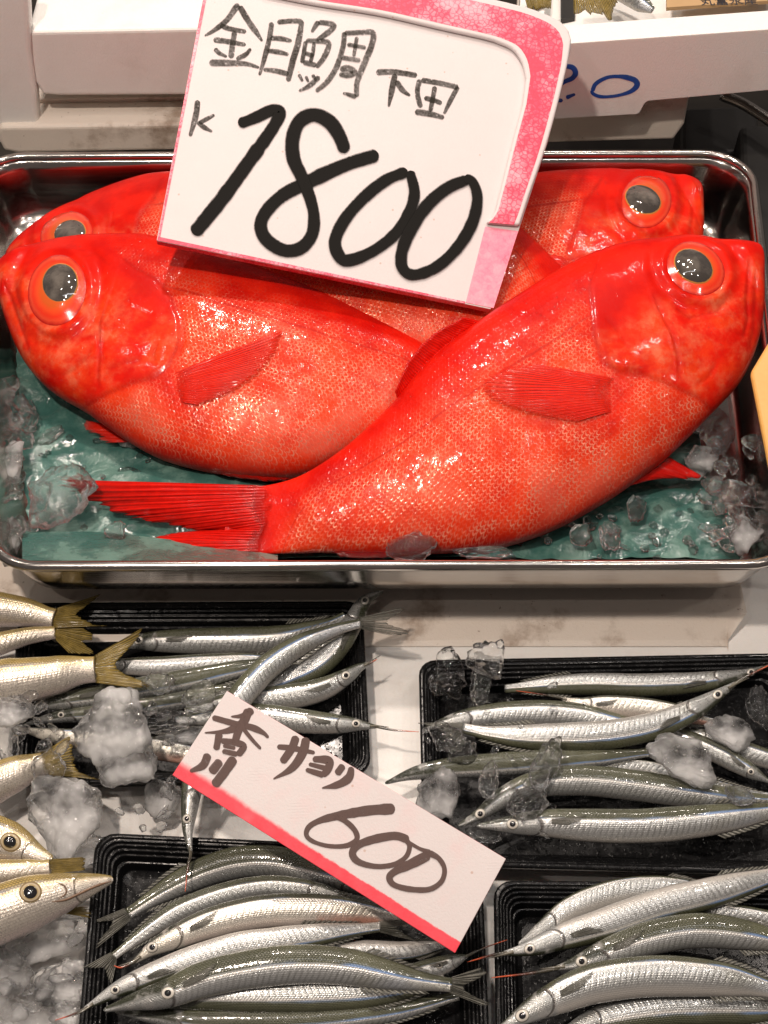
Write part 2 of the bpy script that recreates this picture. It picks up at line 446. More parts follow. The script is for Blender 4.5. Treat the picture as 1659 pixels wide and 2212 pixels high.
def m_iris(name, stops, bumpy=0.15, rough=0.2):
    k = Mat(name); u = k.xyz(k.uv()); v = k.obj()
    r = k.math('ADD', u[0], k.math('MULTIPLY', k.math('SUBTRACT', k.noise(v, 240, 3), 0.5), 0.10))
    return k.done(k.pbr(Base_Color=k.ramp(r, stops), Roughness=rough, Coat_Weight=0.8, Coat_Roughness=0.06,
                        Normal=k.bump(k.noise(v, 260, 3), bumpy, 0.0006)))
M_IRIS = m_iris('orange_red_iris', [(0.0, (0.6, 0.10, 0.02)), (0.52, (0.62, 0.09, 0.012)), (0.66, (0.82, 0.065, 0.012)), (0.80, (0.82, 0.032, 0.008)), (0.90, (0.80, 0.060, 0.020)), (1.0, (0.45, 0.005, 0.003))])
M_SILVERIRIS = m_iris('silver_iris', [(0.0, (0.02, 0.02, 0.02)), (0.42, (0.03, 0.03, 0.03)), (0.5, (0.55, 0.52, 0.47)), (0.82, (0.72, 0.68, 0.60)), (0.92, (0.10, 0.10, 0.09)), (1.0, (0.35, 0.34, 0.3))])
M_GOLDIRIS = m_iris('gold_iris', [(0.0, (0.02, 0.02, 0.02)), (0.55, (0.05, 0.045, 0.03)), (0.66, (0.40, 0.30, 0.15)), (0.8, (0.55, 0.46, 0.32)), (0.92, (0.18, 0.12, 0.06)), (1.0, (0.4, 0.3, 0.12))])
def m_pupil(name, c0, c1, rough=0.06):
    k = Mat(name); v = k.obj(); r = k.xyz(k.uv())[0]
    n = k.map(k.math('ADD', k.noise(v, 70, 4, 0.6), k.math('MULTIPLY', r, -0.25)), 0.2, 0.55)
    c = k.mix(n, c0, c1)
    if c1[0] > 0.05: c = k.mix(k.map(k.math('ADD', r, k.math('MULTIPLY', k.noise(v, 300, 2), 0.06)), 0.955, 0.99), c, (0.50, 0.20, 0.04))
    return k.done(k.pbr(Base_Color=c, Roughness=rough, Specular_IOR_Level=0.8, Coat_Weight=1.0, Coat_Roughness=0.03,
                        Normal=k.bump(k.noise(v, 150, 2), 0.04, 0.001)))
M_PUPIL = m_pupil('cloudy_grey_pupil', (0.050, 0.043, 0.038), (0.150, 0.130, 0.112))
M_PUPIL_B = m_pupil('black_pupil', (0.008, 0.008, 0.009), (0.014, 0.014, 0.018))

def m_silver(name, back0, back1, silver0, silver1, belly, chev=1.0, pitch=0.0033, gold=0.0, split=0.36, stain=0.0):
    """slim silver fish. uv = (metres along the body, 0 back .. 1 belly); uv2 = (0..1 along, per-fish random)"""
    k = Mat(name); u = k.xyz(k.uv()); w = k.xyz(k.uv('uv2')); v = k.obj()
    x, c0 = u[0], u[1]; sn = w[0]
    wob = k.math('MULTIPLY', k.math('SUBTRACT', k.noise(v, 40, 3), 0.5), 0.05)
    c = k.math('ADD', c0, wob)
    fine = k.noise(v, 650, 3, 0.7); big = k.noise(v, 38, 4, 0.6)
    # back: small dark-rimmed scales
    S = 1 / 0.0017
    xs = k.math('MULTIPLY', x, S); ys = k.math('MULTIPLY', c0, 26.0)
    row = k.math('FLOOR', ys)
    xs2 = k.math('ADD', xs, k.math('MULTIPLY', k.math('MODULO', row, 2.0), 0.5))
    fx = k.math('SUBTRACT', k.math('FRACT', xs2), 0.5); fy = k.math('SUBTRACT', k.math('FRACT', ys), 0.5)
    d = k.math('ADD', k.math('ABSOLUTE', fx), k.math('ABSOLUTE', fy))
    sc = k.map(d, 0.35, 0.75)
    back = k.mix(sc, back1, back0)
    back = k.mix(k.map(big, 0.4, 0.7, 0.0, 0.5), back, tuple(1.5 * q for q in back1))
    # flank: slanting muscle bands
    ph = k.math('ADD', k.math('MULTIPLY', x, 6.2832 / pitch), k.math('MULTIPLY', c0, 21.0))
    ph = k.math('ADD', ph, k.math('MULTIPLY', k.math('SUBTRACT', k.noise(v, 55, 2), 0.5), 3.0))
    saw = k.map(k.math('SINE', ph), -1.0, 0.1)
    bandA = k.math('MULTIPLY', k.map(c, split + 0.03, split + 0.17), k.map(c, 0.86, 0.58))
    bandA = k.math('MULTIPLY', bandA, k.math('MULTIPLY', k.map(sn, 0.17, 0.23), k.map(sn, 0.97, 0.80)))
    flank = k.mix(k.math('MULTIPLY', k.math('MULTIPLY', k.math('SUBTRACT', 1.0, saw), bandA), k.math('MULTIPLY', k.map(k.noise(v, 26, 3), 0.3, 0.65, 0.25, 0.9), chev)), silver1, silver0)
    flank = k.mix(k.map(k.noise(v, 18, 3, 0.6), 0.48, 0.68, 0.0, 0.65), flank, (0.36, 0.355, 0.30) if not gold else silver0)
    flank = k.mix(k.math('MULTIPLY', k.map(k.noise(v, 13, 2), 0.5, 0.7), 0.5 if not gold else 0.0), flank, (0.50, 0.56, 0.68))
    flank = k.mix(k.map(c, 0.66, 0.86), flank, belly)
    if stain: flank = k.mix(k.math('MULTIPLY', k.map(k.noise(v, 30, 3), 0.48, 0.66), k.math('MULTIPLY', k.map(c, 0.6, 0.8), stain)), flank, (0.72, 0.30, 0.20))
    col = k.mix(k.map(c, split - 0.03, split + 0.02), back, flank)
    line = k.math('MULTIPLY', k.map(c, split + 0.00, split + 0.02), k.map(c, split + 0.075, split + 0.045))
    col = k.mix(k.math('MULTIPLY', line, 0.9), col, (0.80, 0.78, 0.74) if not gold else (0.85, 0.74, 0.52))
    blue = k.math('MULTIPLY', k.map(c, split - 0.06, split - 0.01), k.map(c, split + 0.03, split + 0.0))
    col = k.mix(k.math('MULTIPLY', blue, k.math('MULTIPLY', k.map(k.noise(v, 22, 2), 0.40, 0.60), 0.75)), col, (0.14, 0.27, 0.55))
    # head: no bands, silver cheek under a dark crown, dark gill slit
    hd = k.map(sn, 0.205, 0.185)
    hcol = k.mix(k.map(k.math('ADD', c, k.math('MULTIPLY', k.math('SUBTRACT', big, 0.5), 0.3)), split - 0.06, split + 0.10), tuple(q * 1.2 for q in back0), k.mix(fine, silver1, silver0))
    hcol = k.mix(k.map(k.noise(v, 130, 3), 0.52, 0.68, 0.0, 0.6), hcol, k.mix(0.5, belly, silver1))
    col = k.mix(hd, col, hcol)
    slit = k.math('MULTIPLY', k.map(k.math('ABSOLUTE', k.math('SUBTRACT', k.math('ADD', sn, k.math('MULTIPLY', k.math('POWER', k.math('ABSOLUTE', k.math('SUBTRACT', c0, 0.55)), 2.0), 0.22)), 0.20)), 0.001, 0.008, 1.0, 0.0), k.map(c0, 0.22, 0.34))
    col = k.mix(k.math('MULTIPLY', slit, 0.75), col, (0.05, 0.035, 0.03))
    if gold:
        g = k.math('MULTIPLY', k.map(c, 0.52, 0.22), k.map(k.noise(v, 50, 4), 0.30, 0.62, 0.35, 1.0))
        col = k.mix(k.math('MULTIPLY', g, gold), col, k.mix(sc, (0.62, 0.46, 0.14), (0.20, 0.13, 0.03)))
        sc2 = k.math('MULTIPLY', sc, k.map(sn, 0.16, 0.24)); col = k.mix(k.math('MULTIPLY', sc2, 0.22), col, (0.16, 0.10, 0.04))
    if not gold: col = k.mix(k.math('MULTIPLY', k.map(w[1], 0.2, 1.0, 0.0, 0.42), k.map(k.noise(v, 11, 2), 0.3, 0.6, 0.4, 1.0)), col, k.mix(0.5, col, (0.10, 0.105, 0.075)))
    col = k.mix(k.math('MULTIPLY', k.map(k.noise(v, 120, 4, 0.7), 0.60, 0.78), 0.25), col, (0.14, 0.10, 0.07))
    met = k.math('MULTIPLY', k.map(c, split - 0.02, split + 0.04), k.map(c, 0.95, 0.68, 0.15, 0.68))
    h = k.math('ADD', k.math('MULTIPLY', k.math('SUBTRACT', 1.0, sc), k.map(c, split + 0.04, split - 0.02, 0.25, 1.0)), k.math('MULTIPLY', k.math('MULTIPLY', saw, bandA), 0.4))
    h = k.math('ADD', h, k.math('ADD', k.math('MULTIPLY', fine, 0.5), k.math('MULTIPLY', k.noise(v, 150, 3), 0.8)))
    h = k.math('SUBTRACT', h, k.math('MULTIPLY', slit, 2.0))
    nb = k.bump(h, 0.40, 0.0006)
    nc = k.bump(k.math('ADD', k.noise(v, 160, 3, 0.6), k.map(k.vor(v, 260), 0.10, 0.22, 0.8, 0.0)), 0.30, 0.0010)
    return k.done(k.pbr(Base_Color=col, Metallic=met, Roughness=k.map(fine, 0.3, 0.7, 0.22, 0.40), Normal=nb,
                        Coat_Weight=0.8, Coat_Roughness=0.08, Coat_Normal=nc))
M_SAYORI = m_silver('halfbeak_skin', (0.018, 0.021, 0.010), (0.085, 0.088, 0.050), (0.23, 0.235, 0.225), (0.46, 0.47, 0.465), (0.50, 0.475, 0.44))
M_SAYORI_P = m_silver('pink_stained_halfbeak_skin', (0.020, 0.022, 0.012), (0.085, 0.085, 0.055), (0.42, 0.39, 0.33), (0.72, 0.69, 0.62), (0.64, 0.56, 0.50), stain=0.75)
M_KAMASU = m_silver('golden_barracuda_skin', (0.075, 0.055, 0.016), (0.26, 0.19, 0.07), (0.50, 0.45, 0.38), (0.64, 0.59, 0.52), (0.68, 0.58, 0.55), chev=0.0, gold=0.62, split=0.27)
def m_beak():
    k = Mat('halfbeak_beak'); u = k.xyz(k.uv()); v = k.obj()
    c = k.ramp(k.math('ADD', u[1], k.math('MULTIPLY', k.math('SUBTRACT', k.noise(v, 120, 3), 0.5), 0.2)),
               [(0.0, (0.16, 0.145, 0.11)), (0.35, (0.035, 0.030, 0.022)), (0.62, (0.11, 0.025, 0.012)), (0.8, (0.50, 0.075, 0.020)), (1.0, (0.62, 0.10, 0.03))])
    return k.done(k.pbr(Base_Color=c, Roughness=0.25, Coat_Weight=0.6, Coat_Roughness=0.08, Normal=k.bump(k.noise(v, 400, 3), 0.2, 0.0005)))
M_BEAK = m_beak()

def m_ice(name, cloud, rough=0.0, tint=(0.98, 0.99, 0.99)):
    k = Mat(name); v = k.obj()
    h = k.math('ADD', k.noise(v, 60, 2, 0.5, 1.0), k.math('MULTIPLY', k.noise(v, 210, 2, 0.5, 0.4), 0.16))
    nb = k.bump(h, 0.5, 0.0040)
    refr = k.n('BsdfRefraction', None, Color=tint, Roughness=rough, IOR=1.31, Normal=nb).outputs[0]
    tr = k.n('BsdfTransparent', None, Color=(0.985, 0.985, 0.985)).outputs[0]
    a = k.n('MixShader', None, i0=0.55, i1=refr, i2=tr).outputs[0]
    if cloud:
        wh = k.pbr(Base_Color=(0.97, 0.95, 0.935), Roughness=0.5, Specular_IOR_Level=0.0, Subsurface_Weight=1.0,
                   Subsurface_Radius=(1.0, 1.0, 1.0), Subsurface_Scale=0.02)
        f = k.math('MULTIPLY', k.map(k.noise(v, 34, 3, 0.55), 0.34, 0.66, 0.0, 1.0), cloud)
        bub = k.map(k.vor(v, 330), 0.12, 0.24, 0.25, 0.0)              # trapped air
        f = k.math('ADD', f, k.math('MULTIPLY', bub, f), clamp=True)
        a = k.n('MixShader', None, i0=f, i1=a, i2=wh).outputs[0]
    ng = k.bump(k.math('ADD', h, k.math('MULTIPLY', k.noise(v, 380, 2, 0.6), 0.34)), 0.85, 0.0040)
    gl = k.n('BsdfGlossy', None, Color=(1, 1, 1), Roughness=0.07, Normal=ng).outputs[0]
    fr = k.math('ADD', k.n('Fresnel', None, IOR=1.31, Normal=nb).outputs[0], 0.01, clamp=True)
    return k.done(k.n('MixShader', None, i0=fr, i1=a, i2=gl).outputs[0])
M_ICE = m_ice('clear_ice', 0.0)
M_ICE_C = m_ice('cloudy_ice', 0.50, 0.03)
M_ICE_W = m_ice('white_ice', 0.8, 0.1)

def m_paper():
    k = Mat('green_wax_paper'); v = k.obj(); u = k.uv()
    wet = k.map(k.noise(v, 30, 4, 0.6), 0.38, 0.56)
    n = k.noise(k.vscale(v, 1, 3, 1), 90, 4, 0.6)
    c = k.mix(n, (0.034, 0.122, 0.102), (0.080, 0.190, 0.160))
    c = k.mix(wet, k.mix(0.35, c, (0.22, 0.33, 0.28)), k.mix(0.4, c, (0.02, 0.07, 0.065)))
    h = k.math('ADD', k.noise(v, 42, 4, 0.5, 1.0), k.math('MULTIPLY', k.noise(v, 260, 3), 0.12))
    return k.done(k.pbr(Base_Color=c, Roughness=k.map(wet, 0, 1, 0.36, 0.12), Normal=k.bump(h, 0.6, 0.004), Coat_Weight=k.math('MULTIPLY', wet, 0.6), Coat_Roughness=0.05,
                        Coat_Normal=k.bump(k.math('ADD', k.noise(v, 240, 3), k.noise(v, 70, 3, 0.5, 1.0)), 0.7, 0.0022)))
M_PAPER = m_paper()
def m_orange():
    k = Mat('orange_board'); v = k.obj()
    c = k.mix(k.noise(v, 30, 4), (0.80, 0.47, 0.14), (0.72, 0.36, 0.08))
    return k.done(k.pbr(Base_Color=c, Roughness=0.5, Normal=k.bump(k.vor(v, 300), 0.2, 0.0006)))
M_ORANGE = m_orange()
def m_card():
    k = Mat('brown_cardboard'); v = k.obj()
    return k.done(k.pbr(Base_Color=k.mix(k.noise(v, 40, 4), (0.40, 0.25, 0.12), (0.52, 0.34, 0.17)), Roughness=0.8))
M_CARD = m_card()
# ------------------------------------------------------------------ heights of the display (metres above the lower white lids)
Z_FLOOR, Z_RIM = 0.035, 0.088
ZT = 0.024                                   # rim height of the black trays

# ------------------------------------------------------------------ the setting
def slab(name, x0, x1, y0, y1, z0, z1, mat):
    V = [(x, y, z) for z in (z0, z1) for x, y in ((x0, y0), (x1, y0), (x1, y1), (x0, y1))]
    F = [(3, 2, 1, 0), (4, 5, 6, 7), (0, 1, 5, 4), (1, 2, 6, 5), (2, 3, 7, 6), (3, 0, 4, 7)]
    return obj(name, V, F, mat, flat=True)
tag(slab('counter', -1.2, 1.2, -0.7, 1.3, -0.14, -0.10, M_COUNTER), kind='structure')

def box_on(name, front_px, p0, n, depth, mat, label, cat, r=0.006, round_px=8, wall=None, group=None):
    """a solid with its front outline on a plane, going back by depth"""
    P = onplane(roundpoly(front_px, round_px, 4), p0, n)
    V, F, mi = extrude(P, n, depth)
    o = obj(name, V, F, mat, flat=True)
    wn(o, r, 3)
    return tag(o, label, cat, group)
def quad_ring(Q, inset, r, z, seg=8):
    """rounded ring inside a quad (CCW from front-left), at height z"""
    Q = A(Q)[:, :2]; k = 4; out = []
    L = []
    for i in range(k):
        a, b = Q[i], Q[(i + 1) % k]
        t = unit(b - a); nn = A([-t[1], t[0]])
        L.append((a + nn * inset, t))
    C = []
    for i in range(k):
        (p, t), (q, s) = L[i - 1], L[i]
        M = A([[t[0], -s[0]], [t[1], -s[1]]])
        u = np.linalg.solve(M, q - p)
        C.append(p + t * u[0])
    ring = []
    for i in range(k):
        a, b, c = C[i - 1], C[i], C[(i + 1) % k]
        u, v = unit(a - b), unit(c - b)
        half = math.acos(np.clip(u @ v, -1, 1)) / 2
        d = max(r, 0.0005) / math.tan(half)
        cen = b + unit(u + v) * (max(r, 0.0005) / math.sin(half))
        s, e = b + u * d - cen, b + v * d - cen
        a0 = math.atan2(s[1], s[0]); a1 = math.atan2(e[1], e[0])
        da = (a1 - a0 + math.pi) % (2 * math.pi) - math.pi
        for t in np.linspace(0, 1, seg + 1):
            an = a0 + da * t
            ring.append(cen + max(r, 0.0005) * A([math.cos(an), math.sin(an)]))
    ring = A(ring)
    # even points along the long sides too
    full = []
    for i in range(len(ring)):
        a, b = ring[i], ring[(i + 1) % len(ring)]
        full.append(a)
        if (i + 1) % (seg + 1) == 0:
            for t in np.linspace(0, 1, 8)[1:-1]: full.append(a * (1 - t) + b * t)
    full = A(full)
    return np.c_[full, np.full(len(full), z)]
def loft(rings, cap_last=True, cap_first=False):
    V = np.vstack(rings); m = len(rings[0])
    F = [tuple(f) for f in gridf(len(rings), m, True)]
    if cap_last: F.append(tuple(range(len(V) - m, len(V))))
    if cap_first: F.append(tuple(range(m - 1, -1, -1)))
    return V, F

# steel tray ---------------------------------------------------------
TQ = onz([(-22, 1222), (1726, 1218), (1622, 330), (-62, 336)], Z_RIM)
tray = thing('steel_tray', 'deep stainless steel tray holding the red fish', 'tray', (TQ[:, 0].mean(), TQ[:, 1].mean(), Z_FLOOR - 0.001))
prof = [(0.0015, 0.086, 0.034), (0.004, 0.084, 0.032), (0.006, 0.078, 0.031), (0.009, 0.060, 0.030), (0.013, 0.046, 0.028), (0.018, 0.0385, 0.025), (0.027, 0.0350, 0.02)]
V, F = loft([quad_ring(TQ, a, r, z) for a, z, r in prof])
tp = obj('pan', V, F, M_STEEL, tray, tray); solid(tp, 0.0012, -1)
RR = 0.0034
rings = []
for i in range(12):
    an = 2 * math.pi * i / 12
    rings.append(quad_ring(TQ, RR * math.cos(an), 0.036 - RR * math.cos(an), Z_RIM - 0.001 + RR * math.sin(an)))
V, F = loft(rings + [rings[0]], False)
obj('rim', V, F, M_STEEL, tray, tray)

# what the tray stands on: a white foam box set back under it, and a low foam board in front, its face sloped to catch more lamp light
yf = onz([(800, 1322)], 0.014)[0, 1]
xl, xr = TQ[0, 0] - 0.08, onz([(1606, 1300)], 0.014)[0, 0]
ybk = TQ[2, 1] + 0.02
P = A([(xl, yf + 0.05, 0.033), (xr - 0.02, yf + 0.05, 0.033), (xr - 0.02, ybk, 0.033), (xl, ybk, 0.033)])
V, F, mi = extrude(P, (0, 0, 1), 0.13)
b = tag(obj('foam_box', V, F, M_STYRO_D, flat=True), 'stained white foam box underneath the steel tray', 'foam box'); wn(b, 0.003, 3)
yn = onz([(800, 1398)], 0.0008)[0, 1]
prof_b = [(yf + 0.049, 0.0005), (yf + 0.049, 0.014), (yf, 0.014), (yf - 0.004, 0.0125), (yn + 0.004, 0.0030), (yn, 0.0008)]
xs_ = np.linspace(xl, xr, 40)
V = A([[(x - (0.012 if (i_ == 39) and k_ > 2 else 0), y, z + (0.0009 * mnoise.noise(Vector((x * 22, y * 30, 0.2))) if k_ in (2, 3, 4) else 0)) for k_, (y, z) in enumerate(prof_b)] for i_, x in enumerate(xs_)])
F = [tuple(f) for f in gridf(40, 6, True)] + [tuple(range(6)), tuple(range(39 * 6 + 5, 39 * 6 - 1, -1))]
b = tag(obj('foam_board', V.reshape(-1, 3), F, M_STYRO_D, flat=True), 'low off-white foam ledge sloped to catch light between the steel tray and black trays', 'foam board'); wn(b, 0.0015, 2)

# lids the small black trays stand on
P = onz([(-120, 1420), (1950, 1395), (1950, 2330), (-180, 2330)], 0.0); P[0, 1] = P[1, 1] = yf + 0.048
V, F, mi = extrude(P, (0, 0, 1), 0.09)
lid = tag(obj('foam_slab', V, F, M_STYRO, flat=True), 'flat white foam slab underneath the small black trays', 'foam slab'); wn(lid, 0.004, 3)
# white foam boxes at the back ---------------------------------------
yb = onz([(1300, 318)], 0.05)[0, 1] + 0.004
pL = A((0, yb, 0.1)); nL = unit((0.02, -1, 0.0))
yawR = unit((-0.10, -1, 0))
# right box with the blue number
def prism_box(name, front, plane, n, depth, label, rim_h, mats, open_top=True, rc=6):
    """foam fish box: front outline on a plane, hollow from the top"""
    P = onplane(roundpoly(front, rc, 4), plane, n)
    V, F, mi = extrude(P, n, depth)
    o = obj(name, V, F, mats, flat=True); wn(o, 0.0035, 3)
    return o
fr = [(1120, 101), (1700, 60), (1720, 190), (1395, 219), (1380, 247), (1120, 262)]
n_r = yawR
top_l, top_r = onplane([(1120, 101), (1700, 60)], pL, n_r)
P = onplane(roundpoly(fr, [2, 4, 8, 14, 10, 4], 5), pL, n_r)
rbox = thing('foam_fish_box', 'white foam box numbered in blue marker behind the price card', 'foam box', P.mean(0))
wall_t = 0.026
V, F, mi = extrude(P, n_r, wall_t)
o = obj('front_wall', V, F, M_STYRO, rbox, rbox, flat=True); wn(o, 0.003, 3)
# floor, back and side wall of the same box
inn = -unit(n_r)
xdir = unit(top_r - top_l)
def bar(name, a, b, down, thick_dir, t, mat, root, top):
    Q = [a, b, b - A((0, 0, down)), a - A((0, 0, down))]
    V, F, mi = extrude(Q, -A(thick_dir), t)
    return obj(name, V, F, mat, root, top, flat=True)
dn = 0.055
a0 = top_l + inn * (wall_t + 0.0005) - A((0, 0, 0.03)); b0 = top_r + inn * (wall_t + 0.0005) - A((0, 0, 0.03))
V, F, mi = extrude([a0, b0, b0 + inn * 0.30, a0 + inn * 0.30], (0, 0, 1), 0.025)
obj('bottom', V, F, M_STYRO, rbox, rbox, flat=True)
o = bar('side_wall', top_l + inn * (wall_t + 0.001) - xdir * 0.001, top_l + inn * 0.33, 0.055, xdir, 0.02, M_STYRO, rbox, rbox)

def strokes(name, list_, plane, n, mat, root, top, lift=0.0003, k=0.5, dz=2e-7):
    """marker strokes as thin ribbons lying on a board"""
    Vs, Fs, Us = [], [], []; base = 0; nn = unit(n); h = lift
    for pts, wd in list_:
        p = A(pts)
        L0 = np.linalg.norm(np.diff(p, axis=0), axis=1).sum()
        m = int(np.clip(L0 / 2.2, 24, 200))
        q = spline(p, m)
        s = np.linspace(0, 1, m)
        wd = np.atleast_1d(A(wd)); w = np.interp(s, np.linspace(0, 1, len(wd)), wd)
        tang = unit(np.gradient(q, axis=0)); nor = np.stack([-tang[:, 1], tang[:, 0]], 1)
        r0, r1 = w[0] * k, w[-1] * k
        a = s * L0
        cap = np.ones(m)
        for d, r in ((a, r0 * 0.8), (L0 - a, r1 * 0.8)):
            mm = d < r
            cap[mm] = np.minimum(cap[mm], np.sqrt(np.clip(1 - ((r - d[mm]) / r) ** 2, 0.04, 1)))
        jit = np.interp(s, np.linspace(0, 1, max(4, m // 5)), rng.normal(0, 0.035, max(4, m // 5)))
        hw = w * k * cap * (1 + jit)
        c3 = []
        for e in (-1, -0.5, 0, 0.5, 1):
            P = onplane(q + nor * (hw * e)[:, None], plane, nn)
            P = P + nn * (h + dz * np.arange(m))[:, None]
            c3.append(P)
        Vg = np.stack(c3, 1).reshape(-1, 3)
        uvx = np.tile([-1, -0.5, 0, 0.5, 1], m); uvy = np.repeat(a * 0.0003, 5)
        Vs.append(Vg); Us.append(np.stack([uvx, uvy], 1)); Fs.append(gridf(m, 5) + base); base += len(Vg)
        h += dz * m + 6e-6
    V = np.vstack(Vs); F = np.vstack(Fs)
    a, b, c = V[F[:, 0]], V[F[:, 1]], V[F[:, 2]]
    flip = (np.cross(b - a, c - a) @ nn) < 0
    F[flip] = F[flip][:, ::-1]
    return obj(name, V, F, mat, root, top, uv=np.vstack(Us))
def cr(pts, x0, y0, s=3.0): return [(x0 + x / s, y0 + y / s) for x, y in pts]
X3 = lambda pts: cr(pts, 1106, 0)
strokes('lettering', [
    (X3([(520, 590), (545, 540), (620, 500), (710, 495), (790, 515), (810, 550), (770, 590), (680, 618), (580, 625), (525, 605), (518, 580)]), [9, 9, 8, 8, 12, 13, 9, 7, 7, 8, 8]),
    (X3([(350, 632), (410, 608)]), [10, 6]),
    (X3([(270, 470), (330, 430), (390, 435), (412, 470), (390, 505), (330, 535), (270, 600), (250, 640), (330, 650)]), [8, 9, 12, 12, 10, 8, 8, 9, 8])],
    pL, n_r, M_INK_BLUE, rbox, rbox, dz=1e-6)

# things in that box, cut by the top of the picture
zc = top_l[2] - 0.012
ztop = lambda u: np.interp(u, [1120, 1700], [top_l[2], top_r[2]])
print('rim z', top_l, top_r)
def fan(name, base, tip, z0, z1, mat, root, top, nu=28, nv=10, ragged=0.06, surf=None, lift=0.0008, bul=0.0, rip=0.0002, emerge=0.0, thick=0.0005):
    """fin: a fan between a base line and a tip line given in the frame, standing at heights z0..z1 or on a surface"""
    b, t = spline(base, nu), spline(tip, nu)
    v = np.linspace(0, 1, nv)[None, :, None]
    ext = (1 + rng.uniform(-ragged, ragged, nu) - ragged * 0.5)[:, None, None]
    q = b[:, None] + (t - b)[:, None] * v * np.where(v > 0.5, 1 + (ext - 1) * (v - 0.5) * 2, 1)
    q = q.reshape(-1, 2)
    vv = np.tile(np.linspace(0, 1, nv), nu); uu = np.repeat(np.linspace(0, 1, nu), nv)
    hh = lift + bul * np.sin(np.pi * uu) * np.sin(np.pi * vv * 0.6) + rip * np.sin(uu * nu * 1.7) + rng.normal(0, 0.00005, len(q))
    hh = hh - emerge * (1 - smooth(0.0, 0.22, vv))
    if callable(z0):
        z1 = np.repeat(np.maximum(z0(t) - 0.020, z1), nv); z0 = np.repeat(z0(b), nv)
        z1 = z0 + (z1 - z0) * vv
    P = surf(q, hh + (z1 - z0) * vv * 0) if surf is not None else onz(q, z0 + (z1 - z0) * vv + hh)
    if surf is not None: P = P + A((0, 0, 1)) * (z0 + (z1 - z0) * vv)[:, None]
    o = obj(name, P, gridf(nu, nv), mat, root, top, uv=np.stack([uu, vv], 1))
    solid(o, thick, 0)
    return o
for base, tip, lab in ((((1130, -14), (1192, -12)), ((1142, 24), (1152, 20), (1164, 23), (1176, 17), (1190, 22)), 'olive fish tail hanging over the box wall beside the price card'),
                       (((1238, -20), (1320, -20)), ((1240, 30), (1262, 28), (1284, 34), (1300, 30), (1318, 46), (1322, 28), (1335, 6)), 'olive fish tail drooping over the box wall, its longest ray pointing down')):
    zq = ztop(np.mean(base, 0)[0])
    c = onz([np.mean(base, 0)], zq + 0.002)[0]
    t = thing('fish_tail', lab, 'fish tail', c)
    fan('tail_fin', base, tip, zq + 0.008, zq + 0.0015, M_GOLDFIN, t, t, 26, 8, 0.12)
# cardboard label in the box
zk = ztop(1550) - 0.004
cb = onz([(1440, 16), (1680, 0), (1680, -60), (1440, -60)], zk)
t = thing('cardboard_label', 'brown cardboard label with dark print inside the numbered foam box', 'label', cb.mean(0))
V, F, mi = extrude(cb, (0, 0, 1), 0.003)
obj('card', V, F, M_CARD, t, t, flat=True)
fc = bpy.data.curves.new('lettering', 'FONT'); fc.body = '丸富水産'; fc.size = 0.0115; fc.extrude = 0.0001
fo = bpy.data.objects.new('lettering', fc); scene.collection.objects.link(fo)
tp_ = onz([(1514, 10)], zk + 0.0004)[0]
fc.materials.append(m_dark('dark_blue_print', (0.02, 0.022, 0.035), 0.6))
bpy.context.view_layer.update()
tm = bpy.data.meshes.new_from_object(fo.evaluated_get(bpy.context.evaluated_depsgraph_get()))
bpy.data.objects.remove(fo)
fo = bpy.data.objects.new('lettering', tm); scene.collection.objects.link(fo)
fo.parent = t; fo.location = Vector(tp_) - t.location; fo.rotation_euler = (0, 0, 0.02)
dk = onz([(1212, 40), (1242, 38), (1242, -60), (1212, -60)], zc - 0.008)  # flat dark patch put in for the darkness between the fish tails
V, F, mi = extrude(dk, (0, 0, 1), 0.006)
tag(obj('darkness_patch', V, F, M_CRATE, flat=True), 'dark patch standing in for darkness inside the numbered foam box below the fish tails', 'dark_patch')

# lower foam box under the numbered one
o = box_on('foam_box', [(1100, 240), (1490, 205), (1478, 270), (1455, 302), (1100, 312)], pL + A((0, 0.02, 0)), n_r, 0.28, M_STYRO_D, 'dingy foam box underneath the box with the blue number', 'foam box')
# left boxes
o = box_on('foam_box', [(58, 68), (560, 58), (560, 206), (128, 208), (92, 205), (74, 175)], pL, nL, 0.34, M_STYRO, 'white foam box left of the price card, its top edge brightly lit', 'foam box', 0.005, 10)
tl = onplane([(58, 68), (560, 58)], pL, nL)
o = box_on('foam_box', [(-5, 274), (560, 266), (560, 322), (40, 332), (8, 326), (-2, 305)], pL + A((0, -0.012, 0)), nL, 0.034, M_STYRO_D, 'rust-stained foam box lowest on the left behind the steel tray', 'foam box', 0.004, 10)
o = box_on('foam_box', [(60, 214), (560, 208), (560, 262), (60, 268)], pL + A((0, 0.022, 0)), nL, 0.05, M_STYRO_D, 'stained foam box in the dark gap below the brightly lit one', 'foam box', 0.003, 4)
o = box_on('foam_box', [(-160, -40), (58, -40), (66, 120), (78, 205), (82, 285), (30, 310), (-160, 316)], pL + A((0, -0.006, 0)), nL, 0.02, M_STYRO, 'greyish white foam box cut off by the left edge behind the tray', 'foam box', 0.006, 14)
